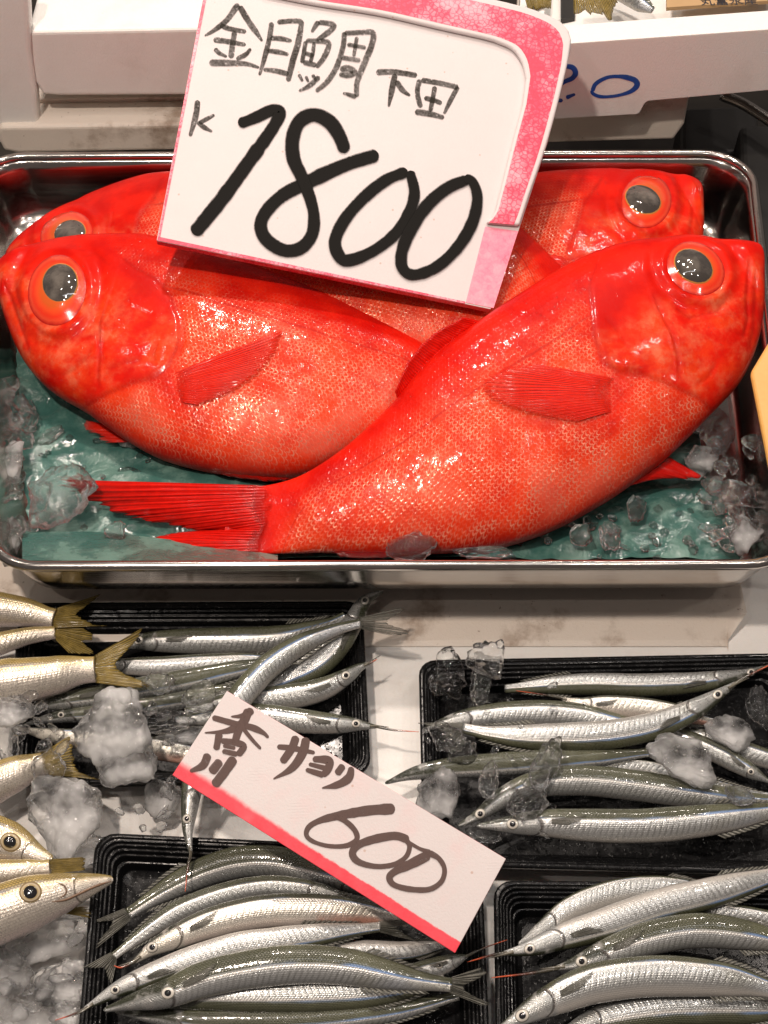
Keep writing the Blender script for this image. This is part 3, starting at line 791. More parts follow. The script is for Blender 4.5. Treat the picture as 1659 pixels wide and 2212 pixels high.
# dark crate and bar at the right
cq = onz([(1606, 560), (1900, 560), (1900, 262), (1598, 268)], 0.02)
V, F, mi = extrude(cq, (0, 0, 1), 0.12)
o = tag(obj('plastic_crate', V, F, M_CRATE, flat=True), 'dark grey plastic crate beside the right end of the steel tray', 'crate'); wn(o, 0.006, 3)
cq = onz([(1470, 330), (1640, 330), (1640, 225), (1470, 232)], 0.0)
V, F, mi = extrude(cq, (0, 0, 1), 0.1)
o = tag(obj('plastic_bin', V, F, M_CRATE, flat=True), 'dark plastic bin behind the right corner of the steel tray', 'bin'); wn(o, 0.005, 3)
br = spline(onz([(1560, 206), (1600, 222), (1640, 246), (1700, 286)], 0.045), 24)
def tube(P, r, m=10):
    P = A(P); T = unit(np.gradient(P, axis=0)); up = A((0, 0.3, 1.0)); N = unit(np.cross(T, up)); B = np.cross(T, N)
    r = np.broadcast_to(r, (len(P),))
    an = np.linspace(0, 2 * np.pi, m, endpoint=False)
    V = P[:, None] + r[:, None, None] * (N[:, None] * np.cos(an)[None, :, None] + B[:, None] * np.sin(an)[None, :, None])
    F = [tuple(f) for f in gridf(len(P), m, True)] + [tuple(range(m)), tuple(range(len(P) * m - 1, (len(P) - 1) * m - 1, -1))]
    return V.reshape(-1, 3), F
V, F = tube(br, 0.005)
tag(obj('metal_bar', V, F, M_STEEL), 'shiny metal bar slanting in the dark gap below the numbered foam box', 'bar')

# orange board at the right edge
oq = roundpoly([(1668, 724), (1619, 806), (1674, 1090), (1900, 1040), (1900, 690)], [22, 22, 14, 10, 10], 6)
no = unit((-0.35, -0.45, 0.82)); po = onz([(1640, 850)], 0.115)[0]
P = onplane(oq, po, no)
V, F, mi = extrude(P, no, 0.012)
o = tag(obj('orange_board', V, F, M_ORANGE, flat=True), 'rounded orange foam board poking in at the right edge', 'board'); wn(o, 0.003, 3)

# green paper in the tray ---------------------------------------------
nu, nv = 120, 70
tp2 = spline([(24, 735), (300, 760), (800, 800), (1200, 860), (1490, 900)], nu)
bt2 = spline([(42, 1207), (400, 1208), (900, 1209), (1300, 1209), (1600, 1210)], nu)
q = []
for i in range(nu):
    for j in range(nv):
        t = j / (nv - 1); s = i / (nu - 1)
        bx = math.sin(math.pi * t) * (14 if s < 0.5 else 0) * (1 - 2 * s)
        q.append(tp2[i] * (1 - t) + bt2[i] * t + A((bx + 5 * math.sin(t * 9 + 1), 0)))
q = A(q)
P = onz(q, Z_FLOOR + 0.004)
for i, p in enumerate(P):
    a = mnoise.noise(Vector((p[0] * 16, p[1] * 24, 1.3))); b_ = abs(mnoise.noise(Vector((p[0] * 45 + 5, p[1] * 60, 4.1))))
    fold = math.exp(-((p[0] + 0.118 + 0.1 * (p[1] - 0.05)) / 0.004) ** 2) - 0.6 * math.exp(-((p[0] + 0.110 + 0.1 * (p[1] - 0.05)) / 0.003) ** 2)
    P[i, 2] += 0.0030 * a - 0.0050 * b_ + 0.003 + 0.0022 * fold
tag(obj('green_paper', P, gridf(nu, nv)[:, ::-1], M_PAPER), 'wet green wax paper lining the steel tray under the red fish', 'paper')
pap = obj('paper_fold', onz(np.stack([np.linspace(48, 600, 40).repeat(8), (np.array([np.linspace(1148 + 52 * max(0, (i / 39 - 0.25)) ** 1.3 / 0.7, 1211, 8) for i in range(40)])).ravel()], 1),
                             np.tile(np.linspace(0.052, 0.070, 8), 40) + np.repeat(0.0012 * np.sin(np.linspace(0, 16, 40)), 8)), gridf(40, 8)[:, ::-1], M_PAPER)
tag(pap, 'turned-up flap of green paper against the front wall of the steel tray', 'paper flap')

# small black trays ----------------------------------------------------
RPROF = [(0.0085, 0.0006, 0.006), (0.0025, ZT - 0.004, 0.010), (0.0012, ZT - 0.004, 0.010), (0.0002, ZT - 0.0035, 0.011), (0.0, ZT - 0.0012, 0.011), (0.0009, ZT, 0.011), (0.0026, ZT + 0.0002, 0.010), (0.0034, ZT - 0.0012, 0.010),
         (0.0046, ZT - 0.0012, 0.009), (0.0051, ZT - 0.0032, 0.009), (0.0064, ZT - 0.0034, 0.008), (0.0069, ZT - 0.0055, 0.008), (0.0084, ZT - 0.0057, 0.007), (0.0090, ZT - 0.0082, 0.007), (0.0104, ZT - 0.0084, 0.006),
         (0.0112, 0.0105, 0.006), (0.0126, 0.0102, 0.006), (0.0140, 0.0040, 0.006), (0.017, 0.0024, 0.006)]
def black_tray(px, label):
    Q = onz(px, ZT)
    V, F = loft([quad_ring(Q, a, r, z, 5) for a, z, r in RPROF])
    o = obj('black_tray', V, F, M_BLACK, flat=True); wn(o, 0.0005, 2)
    return tag(o, label, 'fish tray', 'small black plastic trays')
black_tray([(8, 1698), (802, 1672), (784, 1296), (40, 1300)], 'black plastic tray of halfbeaks just below the left half of the steel tray')
black_tray([(914, 1868), (1760, 1890), (1712, 1408), (904, 1424)], 'black plastic tray with many ice lumps, below the right half of the steel tray')
black_tray([(158, 2330), (1062, 2330), (1040, 1836), (206, 1796)], 'black plastic tray of halfbeaks at the bottom, left of the price card tip')
black_tray([(1072, 2330), (1790, 2330), (1745, 1906), (1066, 1900)], 'black plastic tray of halfbeaks in the bottom right corner')
# ------------------------------------------------------------------ deep-bodied red fish
class Skin:
    """height lookup over a fish's upper side, so eyes and fins sit on the skin"""
    def __init__(s, V, n):
        s.V = V; s.q = proj(V); s.n = n
    def __call__(s, q, lift=0.0, extra=None):
        q = np.atleast_2d(A(q)); out = np.empty((len(q), 3)); r = unit(rays(q))
        dep = (s.V - CAM) @ FWD
        for i, p in enumerate(q):
            d2 = ((s.q - p) ** 2).sum(1)
            k = np.argpartition(d2, 8)[:8]
            w = 1 / (d2[k] + 4.0)
            out[i] = CAM + r[i] * ((dep[k] * w).sum() / w.sum() / (r[i] @ FWD))
        lift = np.broadcast_to(A(lift), (len(q),))
        return out + s.n * lift[:, None]

def eye(root, top, skin, c, ax, ay, rot, pc, pax, pay, prot, mat_i, mat_p, bulge, pb, nr=12, na=48):
    """iris dome with a pupil dome as its sub-part"""
    def dome(name, c, ax, ay, rot, prof, mat, par, lo):
        r = np.linspace(0, 1, nr); a = np.linspace(0, 2 * np.pi, na, endpoint=False)
        rr, aa = np.meshgrid(r, a, indexing='ij')
        x, y = ax * rr * np.cos(aa), ay * rr * np.sin(aa)
        q = np.stack([c[0] + x * math.cos(rot) - y * math.sin(rot), c[1] + x * math.sin(rot) + y * math.cos(rot)], -1).reshape(-1, 2)
        P = skin(q, lo + prof(rr.ravel()))
        return obj(name, P, gridf(nr, na, True)[:, ::-1], mat, par, top, uv=np.stack([rr.ravel(), aa.ravel() / 6.3], 1))
    e = dome('eye', c, ax, ay, math.radians(rot), lambda r: bulge * np.clip(1 - r ** 3.2, 0, 1) * (0.75 + 0.25 * r), mat_i, root, 0.0002)
    dome('pupil', pc, pax, pay, math.radians(prot), lambda r: pb * np.clip(1 - r ** 2.2, 0, 1), mat_p, e, bulge * 0.72 + 0.0002)
    return e

def red_fish(label, p0, n, dorsal, ventral, thick, gill, creases=(), steps=(), eyep=None, head_left=True, N=420, M=250, fin=None):
    n = unit(n)
    D, Vn = spline(dorsal, N), spline(ventral, N)
    D3, V3 = onplane(D, p0, n), onplane(Vn, p0, n)
    hgt = np.linalg.norm(D3 - V3, axis=1)
    s = np.linspace(0, 1, N)
    hmax = hgt.max()
    half = thick * hmax * (hgt / hmax) ** 0.85
    half *= (1 - 0.10 * smooth(0.55, 1, s)) * (1 - 0.95 * smooth(0.84, 0.985, s))
    # blunt snout: fatten the first rings
    half = np.maximum(half, thick * hmax * 0.55 * np.sqrt(np.clip(s / 0.06, 0, 1)) * (s < 0.12) * 0.9)
    ph = np.linspace(0, 2 * np.pi, M, endpoint=False)
    cph, sph = np.cos(ph), np.sin(ph)
    mid = (D3 + V3) / 2; hv = (D3 - V3) / 2
    hz = np.sign(sph) * np.abs(sph) ** 0.82
    hz = np.where(hz < 0, hz * 0.8, hz)
    P = mid[:, None] + hv[:, None] * cph[None, :, None] + n * (half[:, None] * hz[None])[..., None]
    P = P.reshape(-1, 3)
    q = proj(P)
    top = np.tile(np.clip(sph, 0, 1) ** 0.5, N)
    up = np.tile(sph > -0.05, N)
    dd = np.zeros(len(P))
    gd, gs, _ = polydist(q, gill)
    hs = 1 if head_left else -1
    # which side is the head on: test the eye
    es = polydist([eyep[0]], gill)[1][0]
    sd = gd * gs * es                                        # > 0 on the head side
    dd += smooth(-9, 9, sd) * 0.0007 * np.exp(-np.clip(sd, 0, None) / 70) - 0.0003 * np.exp(-np.abs(sd + 10) / 12)
    dd -= 0.0005 * np.exp(-(gd / 6) ** 2)
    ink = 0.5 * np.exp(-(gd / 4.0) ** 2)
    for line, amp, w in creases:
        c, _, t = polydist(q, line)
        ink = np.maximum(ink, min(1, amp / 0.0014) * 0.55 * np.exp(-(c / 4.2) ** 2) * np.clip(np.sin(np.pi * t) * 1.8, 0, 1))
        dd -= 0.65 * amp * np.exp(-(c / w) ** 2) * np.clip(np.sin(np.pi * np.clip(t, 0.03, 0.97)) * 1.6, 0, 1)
    for line, amp, fall, side in steps:
        c, g, t = polydist(q, line)
        sgn = g * polydist([side], line)[1][0]
        dd += 0.6 * amp * np.where(sgn > 0, np.exp(-c / fall), -0.25 * np.exp(-c / 8)) * np.clip(np.sin(np.pi * np.clip(t, 0.02, 0.98)) * 1.6, 0, 1)
    (ec, ax, ay, rot) = eyep[:4]
    r = math.radians(rot)
    ex = ((q[:, 0] - ec[0]) * math.cos(r) + (q[:, 1] - ec[1]) * math.sin(r)) / ax
    ey = (-(q[:, 0] - ec[0]) * math.sin(r) + (q[:, 1] - ec[1]) * math.cos(r)) / ay
    ed = np.hypot(ex, ey)
    dd += 0.0016 * np.exp(-((ed - 1.14) / 0.16) ** 2) - 0.0011 * np.exp(-((ed - 1.5) / 0.18) ** 2) + 0.0012 * (ed < 1) * (1 - ed ** 2)
    wob = A([mnoise.noise(Vector(p * 38)) for p in P]) * 0.0011
    P = P + n * ((dd * top * up + wob * top))[:, None]
    arc = np.r_[0, np.cumsum(np.linalg.norm(np.diff(mid, axis=0), axis=1))]
    u = np.repeat(arc, M)
    v = np.tile((1 - cph) / 2, N) * np.repeat(hgt, M)
    tt = np.tile((1 - cph) / 2, N) * (1 - np.repeat(smooth(0.82, 0.97, s), M))
    head = smooth(-26, 14, sd) * up
    head = np.maximum(head, np.repeat(0.9 * smooth(0.86, 0.98, s), M))
    head = np.where(up, head, np.repeat(s < 0.25, M))
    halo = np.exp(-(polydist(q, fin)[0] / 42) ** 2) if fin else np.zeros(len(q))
    root = thing('red_fish', label, 'fish', (P.mean(0)[0], P.mean(0)[1], P[:, 2].min()), 'big-eyed red fish in the steel tray')
    F = gridf(N, M, True)
    obj('body', P, F, M_RED, root, root, uv=np.stack([u, v], 1), uv2=np.stack([tt, head], 1), uv3=np.stack([ink * up, halo * up], 1))
    keep = np.tile(sph > 0.02, N)
    skin = Skin(P[keep], n)
    return root, skin
zf = Z_FLOOR
def tilt(a, b=0): return unit((math.sin(math.radians(b)), -math.sin(math.radians(a)), math.cos(math.radians(a))))

# back right fish (lowest)
gD = [(1300, 385), (1262, 440), (1240, 500), (1225, 545), (1250, 580), (1300, 640)]
fD, sk = red_fish('red fish in the back right corner of the tray, partly shaded by the price card',
    onz([(1300, 600)], zf + 0.022)[0], tilt(10),
    [(1514, 412), (1498, 397), (1440, 384), (1340, 379), (1250, 382), (1170, 388), (1080, 402), (900, 440), (760, 490), (640, 540)],
    [(1517, 420), (1518, 500), (1511, 560), (1480, 640), (1400, 720), (1250, 770), (1050, 740), (850, 660), (740, 600), (640, 570)],
    0.21, gD, [([(1450, 520), (1400, 510), (1350, 470), (1320, 420)], 0.0012, 8), ([(1480, 400), (1497, 450), (1488, 530)], 0.0008, 5)],
    [([(1330, 470), (1350, 520), (1380, 560)], 0.0012, 40, (1420, 480))],
    ((1396, 435), 56, 60, 20), False)
eye(fD, fD, sk, (1396, 435), 54, 58, 20, (1388, 436), 41, 30, 25, M_IRIS, M_PUPIL, 0.0032, 0.0030)
fan('pectoral_fin', [(1236, 560), (1250, 585)], [(1130, 545), (1135, 590), (1180, 610)], 0, 0.002, M_REDFIN, fD, fD, 20, 8, 0.05, sk)

# back left fish, lying over it
gC = [(350, 390), (330, 430), (300, 470), (292, 520), (300, 570), (280, 640)]
fC, sk = red_fish('red fish at the back left of the tray, its body passing underneath the price card',
    onz([(150, 560)], zf + 0.030)[0], tilt(7, -4.8),
    [(14, 552), (40, 528), (100, 480), (150, 455), (220, 425), (300, 400), (360, 389), (500, 380), (700, 388), (900, 415), (1030, 455), (1126, 502), (1216, 580), (1290, 640)],
    [(12, 562), (40, 620), (110, 690), (250, 770), (450, 810), (650, 810), (850, 790), (1000, 770), (1130, 740), (1230, 700), (1290, 672)],
    0.19, gC, [([(40, 545), (100, 560), (200, 560)], 0.0008, 6)], [([(245, 440), (235, 490), (240, 540)], 0.0012, 40, (150, 500))],
    ((144, 508), 60, 52, -25), True)
eye(fC, fC, sk, (144, 508), 58, 50, -25, (153, 509), 36, 29, -20, M_IRIS, M_PUPIL, 0.0030, 0.0028)

# front left fish
gA = [(270, 560), (293, 579), (340, 604), (372, 645), (388, 690), (388, 725), (380, 757), (365, 790), (333, 816), (283, 828), (233, 849), (200, 869), (165, 892)]
fA, sk = red_fish('front left red fish facing left with its whole head in view',
    onz([(400, 1000)], zf + 0.017)[0], tilt(16, -2),
    [(-10, 586), (4, 568), (25, 553), (60, 537), (130, 521), (200, 515), (280, 514), (340, 520), (450, 548), (560, 583), (700, 634), (820, 690), (915, 746), (1000, 815), (1080, 870)],
    [(-12, 596), (-4, 630), (8, 675), (25, 725), (52, 780), (90, 826), (130, 857), (187, 890), (233, 923), (283, 956), (347, 989), (430, 1013), (520, 1027), (620, 1030), (700, 1012), (800, 965), (900, 925), (1000, 900), (1075, 890)],
    0.205, gA,
    [([(4, 600), (22, 640), (40, 690), (58, 745), (70, 780)], 0.0015, 5), ([(30, 590), (38, 640), (60, 690), (95, 722), (140, 735)], 0.0016, 8),
     ([(235, 640), (215, 700), (217, 770), (212, 820), (218, 850)], 0.0014, 6), ([(207, 733), (190, 769), (160, 800), (120, 818)], 0.0010, 6), ([(232, 800), (270, 783), (315, 775)], 0.0008, 5),
     ([(165, 560), (205, 545), (240, 575)], 0.0009, 8), ([(340, 790), (330, 765), (345, 735)], 0.0010, 6), ([(400, 690), (395, 740), (385, 775)], 0.0011, 6)],
    [([(250, 600), (222, 680), (220, 770), (222, 845)], 0.0012, 45, (120, 700)), ([(240, 630), (290, 660), (350, 690)], 0.0009, 30, (300, 620))],
    ((123, 629), 64, 80, 12), True, fin=[(352, 812), (372, 845), (392, 868)])
eye(fA, fA, sk, (123, 627), 62, 77, 12, (132, 616), 39, 43, 15, M_IRIS, M_PUPIL, 0.0036, 0.0034)
fan('pectoral_fin', [(350, 816), (364, 846), (386, 868)], [(612, 716), (604, 752), (574, 798), (528, 836), (478, 862), (428, 880)], 0, 0.0020, M_REDFIN, fA, fA, 60, 14, 0.04, sk, 0.0005, 0.0010, 0.00015, 0.0016, thick=0.0002)
fan('pelvic_fin', [(232, 918), (290, 955)], [(186, 908), (184, 928), (205, 940), (225, 956)], zf + 0.012, zf + 0.010, M_REDFIN, fA, fA, 18, 8, 0.2)
fan('anal_fin', [(360, 985), (480, 1016), (640, 1024)], [(390, 1003), (500, 1030), (590, 1040), (660, 1030)], zf + 0.018, zf + 0.012, M_REDTAIL, fA, fA, 40, 6, 0.1)

# front right fish, on top
gB = [(1290, 570), (1273, 618), (1279, 675), (1283, 725), (1300, 781), (1335, 803), (1399, 812), (1439, 827), (1473, 843), (1506, 858), (1545, 892)]
fB, sk = red_fish('front right red fish facing right, lying on top with its tail spread to the left',
    onz([(900, 1150)], zf + 0.019)[0], tilt(21.5, 1),
    [(1644, 556), (1641, 536), (1622, 526), (1560, 521), (1500, 514), (1440, 517), (1350, 529), (1280, 551), (1200, 590), (1120, 640), (1045, 690), (970, 745), (910, 800), (860, 860), (805, 915), (752, 962), (700, 1000), (650, 1028), (600, 1044), (540, 1054), (495, 1056)],
    [(1646, 566), (1648, 630), (1646, 690), (1636, 740), (1618, 790), (1592, 835), (1560, 870), (1528, 903), (1480, 952), (1430, 998), (1370, 1043), (1300, 1090), (1200, 1143), (1100, 1178), (1000, 1192), (900, 1196), (800, 1196), (700, 1194), (610, 1196), (530, 1199), (480, 1200)],
    0.205, gB,
    [([(1622, 545), (1617, 600), (1613, 645), (1616, 690), (1607, 726), (1580, 716)], 0.0015, 5), ([(1634, 560), (1632, 640), (1628, 720), (1612, 775)], 0.0009, 5),
     ([(1406, 625), (1426, 675), (1453, 728), (1463, 775), (1466, 815), (1479, 835)], 0.0014, 6), ([(1440, 650), (1490, 685), (1550, 670), (1580, 630)], 0.0014, 9),
     ([(1345, 795), (1375, 800), (1402, 812)], 0.0012, 5), ([(1500, 835), (1530, 815), (1548, 780)], 0.0009, 6), ([(1300, 680), (1340, 720), (1360, 760)], 0.0008, 7)],
    [([(1395, 610), (1420, 675), (1445, 728), (1456, 775), (1460, 830)], 0.0012, 45, (1520, 700)), ([(1290, 740), (1320, 790), (1400, 812)], 0.0009, 30, (1340, 760))],
    ((1504, 580), 68, 56, 32), False, fin=[(1346, 818), (1336, 855), (1322, 900)])
eye(fB, fB, sk, (1503, 580), 66, 54, 34, (1496, 579), 46, 34, 34, M_IRIS, M_PUPIL, 0.0036, 0.0034)
fan('pectoral_fin', [(1352, 822), (1344, 850), (1332, 886)], [(1150, 788), (1085, 800), (1044, 832), (1058, 866), (1130, 894), (1240, 916)], 0, 0.0014, M_REDFIN, fB, fB, 60, 14, 0.03, sk, 0.0005, 0.0022, 0.00015, 0.0016, thick=0.0002)
fan('dorsal_fin', [(1050, 688), (970, 745), (908, 802), (862, 862)], [(1000, 690), (935, 728), (885, 780), (853, 850)], -0.004, 0.002, M_REDTAIL, fB, fB, 40, 8, 0.06, sk, 0.0005)
fan('anal_fin', [(930, 1188), (830, 1192), (720, 1190)], [(880, 1202), (800, 1206), (735, 1203)], zf + 0.020, zf + 0.014, M_REDTAIL, fB, fB, 30, 6, 0.1)
fan('pelvic_fin', [(1440, 985), (1340, 1055)], [(1512, 1026), (1506, 1034), (1420, 1032)], zf + 0.030, zf + 0.022, M_REDTAIL, fB, fB, 20, 8, 0.06)
pz = onplane([(540, 1130)], onz([(900, 1150)], zf + 0.019)[0], tilt(21.5, 1))[0, 2]
fan('tail_fin', [(600, 1050), (590, 1090), (580, 1130), (572, 1165), (566, 1196)],
    [(138, 1036), (138, 1056), (190, 1082), (270, 1112), (380, 1138), (470, 1150), (430, 1146), (372, 1152), (316, 1166), (350, 1184), (420, 1198)],
    lambda b: onplane(b, onz([(900, 1150)], zf + 0.019)[0], tilt(21.5, 1))[:, 2] + 0.0042, zf + 0.014, M_REDTAIL, fB, fB, 90, 16, 0.05, None, 0.0, 0.0, 0.0005)

# ------------------------------------------------------------------ slim silver fish
PROF_S = ([0, .03, .06, .10, .14, .19, .25, .35, .45, .60, .72, .82, .90, .96, 1.0], [.13, .22, .34, .50, .64, .76, .86, .97, 1, 1, .93, .76, .52, .38, .36])
PROF_K = ([0, .02, .06, .12, .18, .25, .35, .50, .65, .78, .88, .95, 1.0], [.06, .16, .32, .52, .68, .82, .94, 1, .98, .85, .62, .46, .46])
def slim(kind, label, pts, w, z, up, group, roll=0, beak=None, tail=None, eyeat=None, mat=None, tl=1.0, fins=True, N=110, M=44, eyer=None, prof=None, name=None, hi=None):
    """halfbeak or barracuda: spine from snout to tail base in the frame, z = height(s) of the spine, up = side of the back"""
    kam = kind == 'barracuda'
    S = spline(pts, N); s = np.linspace(0, 1, N)
    zz = np.interp(s, np.linspace(0, 1, len(np.atleast_1d(z))), np.atleast_1d(A(z)))
    C = onz(S, zz)
    T = unit(np.gradient(C, axis=0)); B = unit(CAM - C); Nn = unit(np.cross(B, T)); B = unit(np.cross(T, Nn))
    d2 = unit(proj(C + Nn * 0.002) - proj(C)).mean(0)
    sg = 1 if d2 @ A(up) > 0 else -1
    pr = PROF_K if kam else PROF_S
    hw = np.interp(s, *(prof or pr)) * w * (0.5 if kam else 0.445) * pxm(C)
    k = np.ones(5) / 5; hw = np.convolve(np.pad(hw, 2, 'edge'), k, 'valid')
    ph = np.linspace(0, 2 * np.pi, M, endpoint=False)
    cx, cz = np.cos(ph), np.sin(ph)
    cz = np.sign(cz) * np.abs(cz) ** 0.9
    flat = np.interp(s, [0, 0.2, 0.8, 1], [0.72, 0.72, 0.70, 0.45])
    nz = A([mnoise.noise(Vector((s_ * 9, w, len(pts)))) for s_ in s]) * 0.03 + 1
    P = C[:, None] + sg * Nn[:, None] * (hw * nz)[:, None, None] * cx[None, :, None] + B[:, None] * (hw * flat)[:, None, None] * cz[None, :, None]
    # roll: how far the back turns to the viewer
    ang = ph - math.radians(roll)
    c = np.abs((ang + np.pi) % (2 * np.pi) - np.pi) / np.pi
    # gill cover: a small step, and a flattened head crown
    if True:
        g = np.exp(-((s - 0.20) / 0.012) ** 2) * -0.05 + np.where(s < 0.20, 0.04 * np.exp((s - 0.20) / 0.05), 0)
        P = P + (P - C[:, None]) * (g[:, None] * np.sin(np.clip(c[None] * np.pi, 0, np.pi)))[..., None]
    P[0] = C[0] + (P[0] - C[0]) * 0.5
    arc = np.r_[0, np.cumsum(np.linalg.norm(np.diff(C, axis=0), axis=1))]
    P = P.reshape(-1, 3)
    root = thing(name or kind, label, 'fish', (C[:, 0].mean(), C[:, 1].mean(), P[:, 2].min()), group)
    mat = mat or (M_KAMASU if kam else M_SAYORI)
    F = [tuple(f) for f in gridf(N, M, True)] + [tuple(range(M)), tuple(range(N * M - 1, (N - 1) * M - 1, -1))]
    rr = rng.uniform()
    obj('body', P, F, mat, root, root, uv=np.stack([np.repeat(arc, M) + rr, np.tile(c, N)], 1), uv2=np.stack([np.repeat(s, M), np.full(N * M, rr)], 1))
    front = np.tile(np.sin(ph) > 0.0, N)
    skin = Skin(P[front], B.mean(0))
    finm = M_GOLDFIN if kam else M_GREYFIN
    if eyeat is not None:
        r = eyer or (w * 0.165)
        e0 = np.argmin(((S - A(eyeat)) ** 2).sum(1)); tv = S[min(e0 + 2, N - 1)] - S[max(e0 - 2, 0)]
        rot = math.degrees(math.atan2(tv[1], tv[0]))
        eye(root, root, skin, eyeat, r, r * 0.92, rot, eyeat, r * (0.50 if not kam else 0.58), r * (0.48 if not kam else 0.56), rot, M_GOLDIRIS if kam else M_SILVERIRIS, M_PUPIL_B, 0.0009 if not kam else 0.0016, 0.0007 if not kam else 0.0012, 9, 32)
    if beak is not None:
        bp = spline([S[3], S[0]] + [A(b) for b in beak], 30)
        bz = np.linspace(zz[0], zz[0] + 0.003, 30)
        BP = onz(bp, bz)
        rad = np.linspace(1, 0.16, 30) * hw[2] * 0.72
        V, Fb = tube(BP, rad, 10)
        obj('beak', V, Fb, M_BEAK, root, root, uv=np.stack([np.tile(np.arange(10) / 10, 30), np.repeat(np.linspace(0, 1, 30), 10)], 1))
        up2 = S[0] + unit(A(beak[0]) - S[0]) * w * 0.42 + unit(d2 * sg) * w * 0.07     # the short upper jaw
        V, Fb = tube(onz(spline([S[4], S[0] + unit(d2 * sg) * w * 0.03, up2], 12), zz[0] + 0.0012), np.linspace(1, 0.2, 12) * hw[2] * 0.6, 8)
        obj('upper_jaw', V, Fb, M_BEAK, root, root, uv=np.stack([np.tile(np.arange(8) / 8, 12), np.repeat(np.linspace(0, 0.3, 12), 8)], 1))
    end = S[-1]; dirv = unit(S[-1] - S[-5]); side = unit(A([-dirv[1], dirv[0]]))
    bw = np.interp(1.0, *(prof or pr)) * w * 0.5
    if tail is not None:
        Lt = w * 1.25 * tl
        if tail is True:
            tips = []
            for a in np.linspace(-1, 1, 9):
                L = Lt * (0.42 + 0.58 * abs(a) ** 1.2)
                an = math.radians(34) * a
                tips.append(end + (dirv * math.cos(an) + side * math.sin(an)) * L)
        else: tips = tail
        base = [end - dirv * 3 - side * bw, end - dirv * 5, end - dirv * 3 + side * bw]
        # keep the base running the same way as the tips
        if (A(tips[-1]) - A(tips[0])) @ side < 0: base = base[::-1]
        fan('tail_fin', base, tips, zz[-1] + 0.001, max(zz[-1] - 0.001, 0.004), finm, root, root, 44, 10, 0.05, None, 0.0, 0.0, 0.0003, thick=0.0004)
    if fins and not kam:
        for sd_ in (1, -1):
            i0, i1 = int(N * 0.74), int(N * 0.92)
            ed = unit(d2 * sg) * 0
            nrm = np.stack([-np.gradient(S[:, 1]), np.gradient(S[:, 0])], 1); nrm = unit(nrm)
            if (nrm.mean(0) @ A(up)) < 0: nrm = -nrm
            hwp = np.interp(s, *pr) * w * 0.5
            b = [S[i] + sd_ * nrm[i] * hwp[i] * 0.93 for i in (i0, (i0 + i1) // 2, i1)]
            t = [b[0] + sd_ * nrm[i0] * w * 0.13 + unit(S[i1] - S[i0]) * w * 0.2, b[1] + sd_ * nrm[i0] * w * 0.08 + unit(S[i1] - S[i0]) * w * 0.15, b[2] + sd_ * nrm[i0] * w * 0.05 + unit(S[i1] - S[i0]) * w * 0.15]
            fan('dorsal_fin' if sd_ > 0 else 'anal_fin', b, t, zz[int(N * .8)], zz[int(N * .8)], finm, root, root, 18, 5, 0.12, None, 0, 0, 0.0001, thick=0.0003)
    if eyeat is not None and fins:
        i = int(N * (0.23 if not kam else 0.36)); tv = unit(S[i + 3] - S[i - 3]); nr_ = unit(A([-tv[1], tv[0]]))
        if nr_ @ A(up) < 0: nr_ = -nr_
        b = [S[i] + nr_ * w * 0.10, S[i] - nr_ * w * 0.02]
        t = [S[i] + tv * w * 0.95 + nr_ * w * 0.20, S[i] + tv * w * 0.75 + nr_ * w * 0.05, S[i] + tv * w * 0.5 - nr_ * w * 0.05]
        fan('pectoral_fin', b, t, 0, 0.0012, finm, root, root, 16, 6, 0.08, skin, 0.0003, thick=0.0003)
    return root
UP, DN, LF, RT = (0, -1), (0, 1), (-1, 0), (1, 0)
g1 = 'halfbeaks in the tray below the left of the steel tray'
g2 = 'halfbeaks in the tray full of ice lumps'
g3 = 'halfbeaks in the tray left of the price card tip'
g4 = 'halfbeaks in the bottom right tray'
hb = lambda *a, **k: slim('halfbeak', *a, **k)
# upper left tray
hb('halfbeak with a blue line along its back, uppermost in the left tray', [(240, 1398), (300, 1387), (400, 1385), (520, 1384), (620, 1376), (700, 1352), (745, 1332)], 66, .024, UP, g1, eyeat=(299, 1383), roll=5)
hb('silver halfbeak directly under the one with the blue line', [(180, 1446), (250, 1440), (350, 1440), (460, 1434), (560, 1430), (640, 1440)], 52, .022, UP, g1, roll=-20)
hb('dark-backed halfbeak bending upwards at the right end of the left tray, head over the rim', [(828, 1276), (788, 1299), (762, 1345), (732, 1392), (690, 1434), (620, 1468), (540, 1494), (440, 1520)], 62, (.034, .030, .026, .022), RT, g1, eyeat=(788, 1297), roll=18, fins=True)
hb('dark halfbeak running from the golden tail fins to the middle of the left tray', [(40, 1540), (85, 1525), (150, 1512), (300, 1488), (420, 1466), (540, 1440), (620, 1425)], 56, .026, UP, g1, eyeat=(86, 1522), roll=42)
hb('darkest halfbeak, low down between the golden barracuda and the cloudy ice', [(50, 1566), (130, 1547), (250, 1532), (400, 1508), (520, 1490), (620, 1470)], 48, .020, UP, g1, eyeat=(132, 1544), roll=48)
hb('halfbeak with raised head and open bill pointing at the right rim of the left tray', [(800, 1432), (775, 1443), (749, 1461), (700, 1487), (640, 1503), (560, 1512), (480, 1522), (400, 1540)], 62, .031, UP, g1, beak=[(815, 1424)], eyeat=(747, 1459), roll=-12)
hb('halfbeak whose long bill crosses the gap between the two upper trays', [(815, 1570), (769, 1566), (710, 1563), (640, 1556), (570, 1547), (480, 1545), (380, 1560)], 60, .033, UP, g1, beak=[(850, 1577), (905, 1581)], eyeat=(769, 1563), roll=-5)
hb('halfbeak lying along the front rim of the left tray, left of the small price card', [(36, 1572), (110, 1588), (200, 1600), (330, 1616), (450, 1636), (560, 1640)], 54, .022, UP, g1, roll=-25, mat=M_SAYORI_P)
